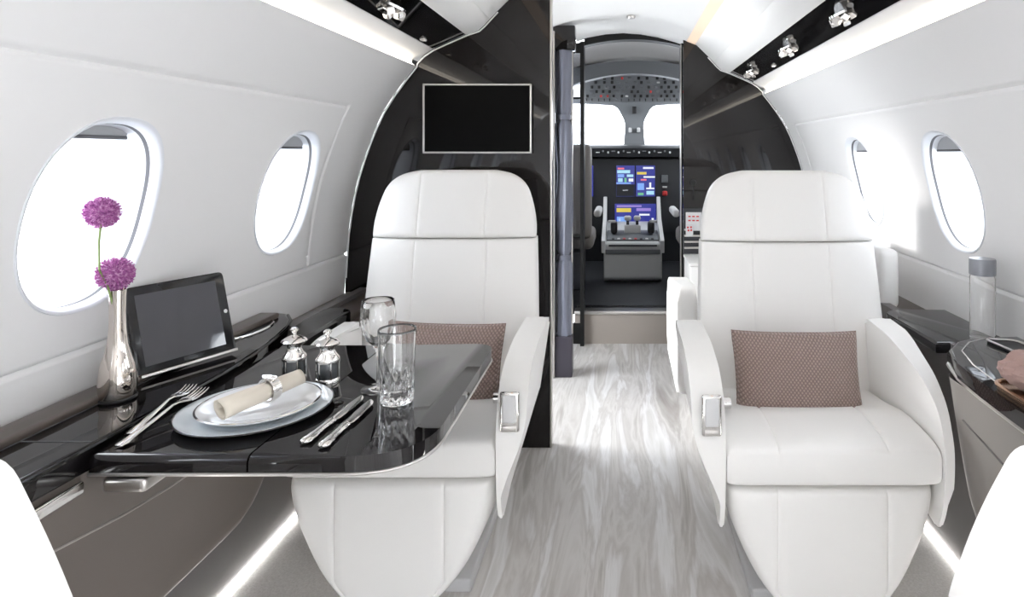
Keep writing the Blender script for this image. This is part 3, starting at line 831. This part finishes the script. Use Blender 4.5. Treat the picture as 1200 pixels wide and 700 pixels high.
# mills
def mill(x, y, label):
    t_ = thing('table_mill', label, 'mill', (x, y, TZ), 'salt and pepper mills')
    z = TZ
    link('glass_body', lathe(bmesh.new(), [(0, z + .006), (.0205, z + .006), (.0215, z + .010), (.0215, z + .040), (.0205, z + .044), (0, z + .044)], (x, y, 0), 40), M['mill_glass'], t_)
    link('base_ring', lathe(bmesh.new(), [(0, z), (.0245, z), (.0250, z + .003), (.0225, z + .009), (.0210, z + .0095), (0, z + .0095)], (x, y, 0), 40), M['silver'], t_)
    for k in range(6):
        a = k * PI / 3 + .2
        link('body_strut', tube(bmesh.new(), [(x + .0225 * math.cos(a), y + .0225 * math.sin(a), z + .008), (x + .0225 * math.cos(a), y + .0225 * math.sin(a), z + .045)], .0016, 8), M['silver'], t_)
    link('neck', lathe(bmesh.new(), [(0, z + .042), (.0238, z + .042), (.0245, z + .046), (.0230, z + .051), (.018, z + .057), (.0145, z + .064), (.0138, z + .070), (.0160, z + .075), (.0205, z + .079), (0, z + .079)], (x, y, 0), 40), M['silver'], t_)
    link('cap', lathe(bmesh.new(), [(0, z + .078), (.0235, z + .078), (.0255, z + .081), (.0240, z + .084), (.0170, z + .0885), (.0090, z + .092), (.0045, z + .094), (.0045, z + .100), (0, z + .100)], (x, y, 0), 40), M['silver'], t_)
    link('finial', lathe(bmesh.new(), [(0, z + .099), (.0050, z + .099), (.0085, z + .103), (.0085, z + .106), (.0050, z + .109), (0, z + .1095)], (x, y, 0), 24), M['silver'], t_)
M['mill_glass'] = mat('dark_glass_body', (.10, .11, .12), .05, .3, coat=1.)
mill(-.700, 1.345, 'silver mill with small knob top, left of the pair behind the plate')
mill(-.622, 1.330, 'silver mill nearer the wine glass, right of the pair')

# glasses
gx, gy = -.498, 1.285
t = thing('wine_glass', 'stemmed crystal wine glass behind the cut tumbler', 'glass', (gx, gy, TZ))
z = TZ + .0005
link('bowl', lathe(bmesh.new(), [(0, z + .088), (.012, z + .091), (.022, z + .100), (.030, z + .116), (.0345, z + .135), (.0350, z + .150), (.0330, z + .168), (.0310, z + .182), (.0302, z + .1825), (.0296, z + .182), (.0316, z + .168), (.0334, z + .150), (.0329, z + .135), (.0284, z + .117), (.0206, z + .102), (.011, z + .094), (0, z + .092)], (gx, gy, 0), 72, fn=lambda r, zz, a: r * (1 - .045 * abs(math.sin(6 * a)) * max(0, min(1, (z + .150 - zz) / .03)))), M['glass'], t, angle=50)
link('stem', lathe(bmesh.new(), [(0, z + .006), (.0060, z + .007), (.0035, z + .014), (.0034, z + .040), (.0040, z + .065), (.0060, z + .078), (.0100, z + .086), (.009, z + .0895), (0, z + .0885)], (gx, gy, 0), 24), M['glass'], t)
link('foot', lathe(bmesh.new(), [(0, z), (.0330, z), (.0335, z + .0015), (.0200, z + .0040), (.0070, z + .0075), (0, z + .0075)], (gx, gy, 0), 48), M['glass'], t)
gx, gy = -.437, 1.222
t = thing('cut_glass_tumbler', 'tall clear tumbler with cut leaf pattern at its base', 'glass', (gx, gy, TZ))
bm = bmesh.new(); seg = 72
def cut(r, zz, a):
    h_ = zz - z
    if r < .029 or not (.004 < h_ < .062): return r
    return r - .0042 * abs(math.sin(6 * a + h_ * 60)) * abs(math.sin(6 * a - h_ * 60)) * (1 if h_ < .05 else .4)
prof_o = [(0, z), (.0285, z), (.0305, z + .003)] + [(.0312 + .0045 * k / 30, z + .004 + .136 * k / 30) for k in range(31)]
prof_i = [(.0350, z + .1412), (.0338, z + .140)] + [(.0335 - .0050 * k / 12, z + .138 - .118 * k / 12) for k in range(13)] + [(.025, z + .0165), (0, z + .0155)]
lathe(bm, prof_o + prof_i, (gx, gy, 0), seg, fn=lambda r, zz, a: cut(r, zz, a) if True else r)
link('glass_body', bm, M['glass'], t, angle=50)

# ------------------------------------------------------------------ vase, flowers, tablet
vx, vy, vz = -.957, 1.196, .6355
M['vase'] = mat('polished_nickel', (.72, .66, .61), .06, 1.)
t = thing('bud_vase', 'slender polished metal bud vase on the left ledge', 'vase', (vx, vy, vz))
link('body', lathe(bmesh.new(), [(0, vz + .001), (.0270, vz + .001), (.0290, vz + .006), (.0305, vz + .020), (.0305, vz + .045), (.0275, vz + .065), (.0215, vz + .085), (.0165, vz + .105), (.0140, vz + .135), (.0132, vz + .165), (.0140, vz + .195), (.0148, vz + .207), (.0130, vz + .207), (.0120, vz + .19), (.0120, vz + .15), (0, vz + .14)], (vx, vy, 0), 56), M['vase'], t)
link('base_ring', lathe(bmesh.new(), [(0, vz), (.030, vz), (.0312, vz + .003), (.030, vz + .006), (.028, vz + .006), (0, vz + .004)], (vx, vy, 0), 48), M['knob'], t)
def allium(c, r, stem_pts, label):
    t_ = thing('allium_flower', label, 'flower', stem_pts[0], 'purple alliums in the vase')
    bm = bmesh.new(); N = 420; c = Vector(c)
    ico = bmesh.ops.create_icosphere(bm, subdivisions=3, radius=r * .78)
    bmesh.ops.translate(bm, vec=c, verts=ico['verts'])
    ga = PI * (3 - math.sqrt(5))
    for k in range(N):
        zz = 1 - 2 * (k + .5) / N; rr = math.sqrt(1 - zz * zz)
        n_ = Vector((rr * math.cos(ga * k), rr * math.sin(ga * k), zz)); R_ = r * random.uniform(.88, 1.06)
        p = c + n_ * R_
        a = n_.cross(Vector((.3, .5, .8))).normalized(); b_ = n_.cross(a)
        base = c + n_ * r * .70
        m_ = random.random() * PI
        for q in range(3):
            an = m_ + q * 2 * PI / 3; dd = (a * math.cos(an) + b_ * math.sin(an)) * r * .115
            pr = (a * -math.sin(an) + b_ * math.cos(an)) * r * .04
            bm.faces.new([bm.verts.new(x) for x in (base, p + dd - pr, p + dd * 1.25 + n_ * r * .03, p + dd + pr)])
    link('flower_head', bm, M['allium'], t_, smooth=False)
    link('stem', tube(bmesh.new(), stem_pts + [tuple(c)], .0019, 8), M['stem'], t_)
allium((vx - .004, vy, .872), .0305, [(vx, vy, vz + .15), (vx - .002, vy, vz + .205)], 'lower purple allium ball sitting on the vase mouth')
allium((vx - .031, vy + .002, .988), .0290, [(vx + .002, vy - .004, vz + .15), (vx - .002, vy - .020, vz + .215), (vx - .010, vy - .030, vz + .25), (vx - .022, vy - .016, vz + .30)], 'upper purple allium ball on a long stem by the window')

BL, BR = Vector((-.985, 1.280, .6430)), Vector((-.905, 1.468, .6430))
U = (BR - BL).normalized(); upv = Vector((-.046, .018, .18)); upv = (upv - U * upv.dot(U)).normalized(); Nn = upv.cross(U) * -1
Nn = U.cross(upv); Nn = Nn if Nn.x > 0 else -Nn
mt = Matrix((( U.x, Nn.x, upv.x, 0), (U.y, Nn.y, upv.y, 0), (U.z, Nn.z, upv.z, 0), (0, 0, 0, 1)))
wid, hei = (BR - BL).length + .004, .184
o0 = (BL + BR) / 2 + upv * hei / 2 + Nn * .002
t = thing('tablet_computer', 'black tablet propped up on the left ledge beside the vase', 'tablet', tuple((BL + BR) / 2))
T_ = Matrix.Translation(o0) @ mt
def tb(c, s, bev=.001, seg=2):
    bm = nbox(c, s, bev, seg); bm.transform(T_); return bm
bm = bmesh.new(); prism(bm, rounded([(-wid / 2, -hei / 2), (wid / 2, -hei / 2), (wid / 2, hei / 2), (-wid / 2, hei / 2)], .010), 'y', -.004, .004, .0015, 2); bm.transform(T_)
link('body', bm, M['tablet_body'], t)
link('screen', tb((-.002, .0045, .0), (wid - .038, .001, hei - .036), .0002, 1), M['tablet_glass'], t)
bm = lathe(bmesh.new(), [(0, 0), (.0045, 0), (.0045, .001), (0, .001)], (wid / 2 - .009, .004, 0), 20, Matrix.Rotation(-PI / 2, 3, 'X')); bm.transform(T_)
link('home_button', bm, M['chrome'], t)
bm = bmesh.new(); box(bm, (0, -.010, -hei / 2 + .045), (.08, .012, .08), .002); bm.transform(T_); link('rear_stand', bm, M['tablet_body'], t)
bm = bmesh.new(); box(bm, (0, .003, -hei / 2 + .0005), (wid * .98, .022, .006), .001); bm.transform(T_); link('stand_lip', bm, M['satin'], t)

# ------------------------------------------------------------------ right console items
bx, by, bz = .962, 1.690, .603
t = thing('glass_carafe', 'clear cylindrical bottle with grey cap on the right shelf', 'bottle', (bx, by, bz))
link('glass_body', lathe(bmesh.new(), [(0, bz), (.0300, bz), (.0310, bz + .003), (.0310, bz + .165), (.0290, bz + .172), (.0275, bz + .172), (.0290, bz + .163), (.0290, bz + .008), (0, bz + .006)], (bx, by, 0), 48), M['carafe'], t)
link('cap', lathe(bmesh.new(), [(0, bz + .1725), (.0315, bz + .1725), (.0325, bz + .176), (.0325, bz + .212), (.0310, bz + .216), (0, bz + .216)], (bx, by, 0), 48), M['cap_grey'], t)
t = thing('copper_tray', 'copper coloured shallow tray at the right edge of the console', 'tray', (.835, 1.27, .626))
pts = rounded([(.752, 1.29), (.750, 1.14), (.90, 1.12), (.90, 1.30)], .03)
link('dish', prism(bmesh.new(), pts, 'z', .626, .634, .002, 2), M['copper'], t)
link('rim', tube(bmesh.new(), [(x, y, .636) for x, y in pts], .004, 8, True), M['copper'], t)
t = thing('cloth_bundle', 'rumpled rose-brown and white bundle with black ring in the copper tray', 'cloth', (.85, 1.28, .636))
bm = bmesh.new(); ic = bmesh.ops.create_icosphere(bm, subdivisions=4, radius=1.)
for v_ in ic['verts']:
    n_ = v_.co.copy(); k = 1 + .10 * math.sin(5 * n_.x + 3 * n_.z) + .07 * math.sin(11 * n_.y + 4 * n_.x) + .04 * math.sin(17 * n_.z + 9 * n_.y)
    v_.co = Vector((.800 + .046 * n_.x * k, 1.245 + .050 * n_.y * k, .673 + .034 * n_.z * k))
link('cloth', bm, M['rose_cloth'], t)
bm = bmesh.new(); ic = bmesh.ops.create_icosphere(bm, subdivisions=3, radius=1.)
for v_ in ic['verts']:
    n_ = v_.co.copy(); k = 1 + .08 * math.sin(9 * n_.x + 7 * n_.z)
    v_.co = Vector((.822 + .030 * n_.x * k, 1.205 + .026 * n_.y * k, .672 + .028 * n_.z * k))
link('white_lining', bm, M['linen'] if False else M['paper'], t)
pts = [(.812 + .034 * math.cos(a), 1.205 - .004 + .012 * math.cos(a), .670 + .034 * math.sin(a)) for a in [2 * PI * k / 36 for k in range(36)]]
link('black_ring', tube(bmesh.new(), pts, .0028, 8, True), M['knob'], t)

# ------------------------------------------------------------------ entry, right side
t = thing('literature_rack', 'wall rack of white leaflets on the dark bulkhead by the doorway', 'rack', (.42, 3.44, .56))
link('back_plate', nbox((.425, 3.462, .675), (.19, .014, .25), .002), M['cockpit_dark'], t)
for k in range(4): link('slot_rail', nbox((.425, 3.448, .585 + .033 * k), (.18, .016, .010), .002), M['satin'], t)
bm = nbox((.385, 3.440, .730), (.085, .006, .100), .001)
for k in range(3):
    for q in range(2): box(bm, (.362 + .022 * k, 3.4365, .735 + .022 * q), (.014, .001, .007), mi=1)
tag(link('leaflet', bm, [M['paper'], M['red']], smooth=False), 'white printed leaflet at the top of the rack', 'leaflet')
tag(link('leaflet', nbox((.468, 3.440, .725), (.060, .006, .100), .001), M['paper']), 'narrow pale leaflet right of the top one in the rack', 'leaflet')
bm = bmesh.new(); box(bm, (.362, 3.436, .680), (.040, .007, .062), .001); 
for dx, dz in ((-.009, .008), (.008, .009), (-.006, -.008), (.009, -.007)): box(bm, (.362 + dx, 3.4320, .690 + dz), (.010, .001, .010), mi=1)
tag(link('leaflet', bm, [M['paper'], M['red']], smooth=False), 'small square card with red marks in the rack', 'card')
t = thing('entry_cabinet', 'low white cabinet below the leaflet rack by the doorway', 'cabinet', (.45, 3.30, 0))
link('body', nbox((.465, 3.31, .27), (.26, .29, .53), .008), M['white_leather'], t)
link('top', nbox((.465, 3.31, .543), (.27, .30, .014), .003), M['white_leather'], t)
t = thing('camera_reflection', 'small black reflection of camera and tripod, modelled on the dark bulkhead right of the doorway', 'reflection', (.386, 3.46, .94))  # camera and tripod mirrored in the lacquer, added as solid shapes; no hook here
bm = lathe(bmesh.new(), [(0, 0), (.016, 0), (.018, .006), (.014, .012), (0, .013)], (.386, 3.468, .940), 24, Matrix.Rotation(PI / 2, 3, 'X')); link('knob', bm, M['knob'], t)  # disc stands for the reflected camera
link('stem', nbox((.386, 3.465, .885), (.006, .006, .085), .001), M['knob'], t)  # rod stands for the reflected tripod

# ------------------------------------------------------------------ cockpit
CX = .085
FZ = .19
struct('floor_cockpit', nbox((CX, 4.7, FZ - .02), (1.9, 1.95, .04)), M['cockpit_dark'], smooth=False)
# lining: side walls and ceiling of the flight deck
bm = bmesh.new()
cp = [(.95, .19), (1.0, .6), (.98, 1.0), (.90, 1.25)]
for s in (-1, 1):
    rows = [[bm.verts.new((CX + s * x, y, z)) for x, z in cp] for y in (3.68, 5.7)]
    for i in range(3): bm.faces.new((rows[0][i], rows[0][i + 1], rows[1][i + 1], rows[1][i]))
struct('wall_flight_deck', bm, M['cockpit_dark'])
bm = bmesh.new()
def cz_(x, y): return 1.80 - .16 * (x / .6) ** 2 - max(0, y - 4.25) * .16
rows = [[bm.verts.new((CX + x, y, cz_(x, y))) for x in [-.95 + 1.9 * k / 16 for k in range(17)]] for y in (3.68, 4.0, 4.3, 4.6)]
for a, b_ in zip(rows, rows[1:]):
    for i in range(16): bm.faces.new((a[i], a[i + 1], b_[i + 1], b_[i]))
struct('ceiling_cockpit', bm, M['cockpit_beige'])
# overhead panel
t = thing('overhead_panel', 'grey overhead switch panel above the cockpit windshield', 'panel', (CX, 4.75, 1.58))
a0, a1 = Vector((CX, 4.92, 1.500)), Vector((CX, 4.52, 1.672))
dv = (a1 - a0); nv_ = Vector((0, -dv.z, dv.y)).normalized()
if nv_.z > 0: nv_ = -nv_
th = .03
def opt(u, v_, h): return Vector((CX + u, a0.y + dv.y * v_, a0.z + dv.z * v_)) + nv_ * h
bm = bmesh.new()
poly = [(-.42, 0), (.42, 0), (.40, .75), (.30, 1), (-.30, 1), (-.40, .75)]
lo = [bm.verts.new(opt(u, v_, 0)) for u, v_ in poly]; hi = [bm.verts.new(opt(u, v_, -.05)) for u, v_ in poly]
bm.faces.new(lo); bm.faces.new(hi[::-1])
for i in range(6): bm.faces.new((lo[i], lo[(i + 1) % 6], hi[(i + 1) % 6], hi[i]))
link('panel_plate', bm, M['overhead'], t, smooth=False)
bm = bmesh.new()
xs2 = [-.46 + .92 * k / 20 for k in range(21)]
prism(bm, [(CX + x, 1.745 - .30 * x * x) for x in xs2] + [(CX + x, 1.655 - .42 * x * x) for x in xs2[::-1]], 'y', 4.38, 4.48)
link('cowl', bm, M['cockpit_panel'], t, smooth=False)
sw_me = {}
def sw(nm, u, v_, s, m_):
    key = (nm, s, m_.name)
    if key not in sw_me:
        bm_ = nbox((0, 0, 0), s, .002, 1); me_ = bpy.data.meshes.new(nm); bm_.to_mesh(me_); bm_.free(); me_.materials.append(m_); sw_me[key] = me_
    o_ = bpy.data.objects.new(nm, sw_me[key]); C.objects.link(o_); o_.parent = t
    o_.location = opt(u, v_, .008) - Vector(t.location)
for r_i, v_ in enumerate([.12, .26, .42, .58, .74, .88]):
    nn = [17, 15, 14, 13, 11, 8][r_i]; span = [.37, .35, .33, .31, .28, .22][r_i]
    for k in range(nn):
        u = -span + 2 * span * k / (nn - 1) + random.uniform(-.008, .008)
        rr = random.random()
        if r_i == 0: s, m_ = (.008, .016, .022), M['knob']
        elif rr < .5: s, m_ = (.020, .016, .022), M['knob']
        elif rr < .58: s, m_ = (.016, .014, .018), M['red']
        elif rr < .68: s, m_ = (.022, .010, .012), M['paper']
        else: s, m_ = (.026, .012, .016), M['cockpit_panel']
        sw('switch', u, v_, s, m_)
# windshield
yw = 5.30
bm = bmesh.new()
prism(bm, rounded([(CX - .078, 1.17), (CX + .098, 1.17), (CX + .085, 1.36), (CX + .16, 1.50), (CX + .5, 1.52), (CX + .5, 1.62), (CX - .5, 1.62), (CX - .5, 1.52), (CX - .14, 1.50), (CX - .065, 1.36)], [0, 0, .05, .05, 0, 0, 0, 0, .05, .05]), 'y', yw - .03, yw)
struct('window_12', bm, M['overhead'], smooth=False)
o12 = bpy.data.objects['window_12']
bm = nbox((CX + .015, yw + .03, 1.36), (1.9, .008, .42)); link('pane', bm, M['pane'], o12, smooth=False)
link('compass', nbox((CX + .010, yw - .06, 1.46), (.035, .04, .06), .004), M['knob'], o12)
for q in (-1, 1): link('latch', nbox((CX + .01 + q * .035, yw - .05, 1.295), (.026, .03, .04), .006), M['paper'], o12)
struct('trim_13', nbox((CX, 5.14, 1.58), (1.9, .42, .04), .0), M['cockpit_grey'], smooth=False)
struct('wall_nose', nbox((CX, 5.36, .68), (2.0, .04, 1.0)), M['cockpit_dark'], smooth=False)
# glareshield
t = thing('glareshield', 'dark cockpit glareshield with control knobs below the windshield', 'glareshield', (CX, 5.0, 1.1))
bm = prism(bmesh.new(), [(4.93, 1.075), (4.90, 1.14), (4.93, 1.160), (5.28, 1.175), (5.28, 1.06)], 'x', CX - .56, CX + .52, .004, 2)
link('shield', bm, M['cockpit_dark'], t)
for k in range(15):
    u = -.28 + .56 * k / 14
    link('knob', nbox((CX + u, 4.905, 1.112 + (.006 if k % 2 else -.004)), (.014 if k % 3 else .030, .018, .016 if k % 3 else .008), .003, 1), M['overhead'] if k % 2 else M['paper'] if k % 4 == 0 else M['cockpit_grey'], t)
# instrument panel with displays
t = thing('instrument_panel', 'dark cockpit instrument panel with lit blue displays', 'instrument panel', (CX, 5.0, .4))
link('panel_plate', nbox((CX - .02, 5.03, .76), (1.06, .06, .60), .006), M['cockpit_dark'], t)
def display(nm, x, z, w_, h_, cells, base='scr_navy'):
    mats = [M[k] for k in ('scr_navy', 'scr_blue', 'scr_cyan', 'scr_white', 'scr_yellow', 'scr_violet', 'scr_green', 'scr_red', 'cockpit_dark')]
    names = ['scr_navy', 'scr_blue', 'scr_cyan', 'scr_white', 'scr_yellow', 'scr_violet', 'scr_green', 'scr_red', 'dark']
    bm_ = bmesh.new(); box(bm_, (x, 4.992, z), (w_, .014, h_), mi=names.index(base))
    for (cx_, cz2, cw, chh, kind) in cells:
        box(bm_, (x + cx_ * w_, 4.984, z + cz2 * h_), (cw * w_, .002, chh * h_), mi=names.index(kind))
    return link(nm, bm_, mats, t, smooth=False)
px_m = 148.
display('display_screen', .020, .883, .145, .245, [(-.25, .40, .35, .05, 'scr_red'), (-.1, .30, .7, .10, 'scr_cyan'), (-.25, .17, .35, .10, 'scr_blue'), (.25, .17, .35, .08, 'scr_cyan'), (-.28, .03, .25, .12, 'scr_cyan'), (.0, .03, .12, .14, 'scr_green'), (.30, .03, .25, .10, 'scr_white'), (0, -.30, .98, .38, 'dark'), (0, -.30, .3, .03, 'scr_white'), (-.1, -.07, .8, .05, 'scr_blue')])
display('display_screen', -.31, .883, .150, .245, [(.1, .40, .5, .05, 'scr_white'), (0, .2, .8, .12, 'scr_cyan'), (-.2, 0, .3, .2, 'scr_green'), (.2, -.2, .4, .2, 'scr_blue')])
display('display_screen', .178, .883, .150, .245, [(.15, .42, .55, .06, 'scr_white'), (-.2, .25, .5, .08, 'scr_yellow'), (.2, .13, .6, .05, 'scr_white'), (-.1, .04, .3, .05, 'scr_red'), (-.25, -.18, .35, .22, 'scr_blue'), (.25, -.15, .10, .20, 'scr_white'), (.25, -.24, .42, .05, 'scr_white'), (.25, -.38, .4, .12, 'scr_cyan'), (-.25, -.42, .3, .08, 'scr_green')])
display('display_screen', .098, .590, .325, .225, [(-.15, .42, .6, .06, 'scr_violet'), (-.28, .28, .35, .14, 'scr_yellow'), (.2, .30, .35, .10, 'scr_violet'), (.22, .12, .25, .06, 'scr_white'), (-.32, -.15, .26, .40, 'scr_blue'), (-.38, -.15, .05, .3, 'scr_white'), (.25, -.15, .4, .08, 'scr_violet'), (.25, -.32, .3, .06, 'scr_blue'), (.42, -.05, .05, .1, 'scr_white')])
link('standby_gauge', nbox((CX + .245, 4.990, .90), (.05, .02, .06), .004), M['cockpit_panel'], t)
link('gear_lever', nbox((CX + .245, 4.980, .785), (.04, .03, .04), .01), M['red'], t)
link('gear_lever_label', nbox((CX + .245, 4.985, .835), (.035, .01, .012), .002), M['paper'], t)
# pedestal
t = thing('center_pedestal', 'pale grey cockpit pedestal with levers between the pilot seats', 'pedestal', (.07, 4.46, FZ))
body = rounded([(4.50, FZ), (4.445, .22), (4.445, .40), (4.46, .470), (4.95, .565), (4.975, .565), (4.975, FZ)], [.0, .02, .0, .02, .02, 0, 0], 4)
link('body', prism(bmesh.new(), body, 'x', -.135, .275, .008, 2), M['cockpit_grey'], t)
for x in (-.138, .278):
    link('side_rail', prism(bmesh.new(), [(4.44, .40), (4.44, .485), (4.80, .60), (4.94, .76), (4.97, .76), (4.97, .50)], 'x', x - .014, x + .014, .004, 2), M['paper'], t)
link('storage_slot', nbox((.07, 4.442, .452), (.34, .016, .012), .003), M['cockpit_dark'], t)
link('storage_drawer', nbox((.07, 4.440, .408), (.385, .016, .034), .004), M['cockpit_panel'], t)
link('control_panel', nbox((.07, 4.60, .502), (.37, .22, .014), .002, rot=Matrix.Rotation(math.radians(11), 4, 'X')), M['cockpit_panel'], t)
for q in (-1, 1):
    xx = .07 + q * .035
    lv = link('throttle_lever', nbox((xx, 4.66, .565), (.020, .03, .13), .004), M['knob'], t)
    link('throttle_grip', nbox((xx, 4.64, .625), (.052, .045, .036), .014), M['paper'], lv)
    link('trim_wheel', nbox((.07 + q * .135, 4.62, .560), (.050, .09, .09), .02), M['knob'], t)
    link('side_lever', nbox((.07 + q * .150, 4.56, .610), (.055, .02, .018), .005), M['paper'], t)
link('lever_gate', nbox((.07, 4.66, .535), (.12, .05, .08), .008), M['paper'], t)
for q in range(8): link('key', nbox((-.07 + .04 * q, 4.505, .488), (.020, .025, .014), .003, 1, rot=Matrix.Rotation(math.radians(11), 4, 'X')), [M['knob'], M['paper'], M['red'], M['paper'], M['red'], M['knob'], M['paper'], M['knob']][q], t)
# pilot seats
M['pilot_leather'] = mat_leather('grey_brown_pilot_leather', (.20, .185, .175), .5)
def pilot_seat(x, s, label):
    t_ = thing('pilot_seat', label, 'seat', (x, 4.25, FZ), 'pilot seats')
    y = 4.25
    link('backrest', nbox((x, y - .10, .85), (.40, .11, .62), .04, 4), M['pilot_leather'], t_)
    link('seat_cushion', nbox((x, y + .14, .52), (.42, .42, .12), .04, 4), M['pilot_leather'], t_)
    link('base', nbox((x, y + .10, .32), (.28, .32, .26), .02), M['cockpit_dark'], t_)
    link('armrest', nbox((x + s * .235, y + .12, .70), (.05, .34, .05), .02, 4), M['paper'], t_)
    link('harness', nbox((x, y - .158, .95), (.05, .006, .40), .002), M['knob'], t_)
pilot_seat(-.405, 1, 'grey pilot seat left of the pedestal, seen through the doorway')
pilot_seat(.590, -1, 'grey pilot seat right of the pedestal, seen through the doorway')

# aft end of the cabin behind the camera
bm = prism(bmesh.new(), [(x, z) for x, z in A] + [(-x, z) for x, z in A[::-1]], 'y', YB - .03, YB)
struct('wall_back', bm, M['wall_white'], smooth=False)

# ------------------------------------------------------------------ camera, world, lamps
cam = bpy.data.cameras.new('camera'); co = bpy.data.objects.new('camera', cam); C.objects.link(co)
co.location = (0, 0, 1.1); co.rotation_euler = (PI / 2, 0, 0)
cam.sensor_width = 36; cam.lens = 36 * 740 / 1200
cam.shift_x = -(730 - 600) / 1200; cam.shift_y = -(350 - 180) / 1200
cam.clip_start = .02; cam.clip_end = 100
bpy.context.scene.camera = co

w = bpy.data.worlds.new('overcast_sky'); bpy.context.scene.world = w; w.use_nodes = True
w.node_tree.nodes['Background'].inputs['Color'].default_value = (.93, .97, 1, 1)
w.node_tree.nodes['Background'].inputs['Strength'].default_value = 6

sn = bpy.data.lights.new('sun', 'SUN'); sn.energy = 1.9; sn.angle = math.radians(10); sn.color = (1, .98, .95)
so = bpy.data.objects.new('sun', sn); C.objects.link(so); so.location = (-6, 4, 3)
so.rotation_euler = Vector((1, -.25, -.17)).to_track_quat('-Z', 'Y').to_euler()

def area(name, loc, rot, sx_, sy_, power, colr=(1, .97, .94)):
    L_ = bpy.data.lights.new(name, 'AREA'); L_.shape = 'RECTANGLE'; L_.size = sx_; L_.size_y = sy_; L_.energy = power; L_.color = colr
    o_ = bpy.data.objects.new(name, L_); C.objects.link(o_); o_.location = loc; o_.rotation_euler = rot; return o_

sc = bpy.context.scene
sc.view_settings.view_transform = 'Standard'; sc.view_settings.look = 'None'
sc.view_settings.gamma = 1; sc.view_settings.use_curve_mapping = False
sc.view_settings.exposure = 0.60
sc.cycles.use_denoising = True
sc.cycles.max_bounces = 14; sc.cycles.diffuse_bounces = 8; sc.cycles.glossy_bounces = 6; sc.cycles.transmission_bounces = 12; sc.cycles.transparent_max_bounces = 12
sc.cycles.caustics_reflective = False; sc.cycles.caustics_refractive = False
sc.cycles.sample_clamp_indirect = 8
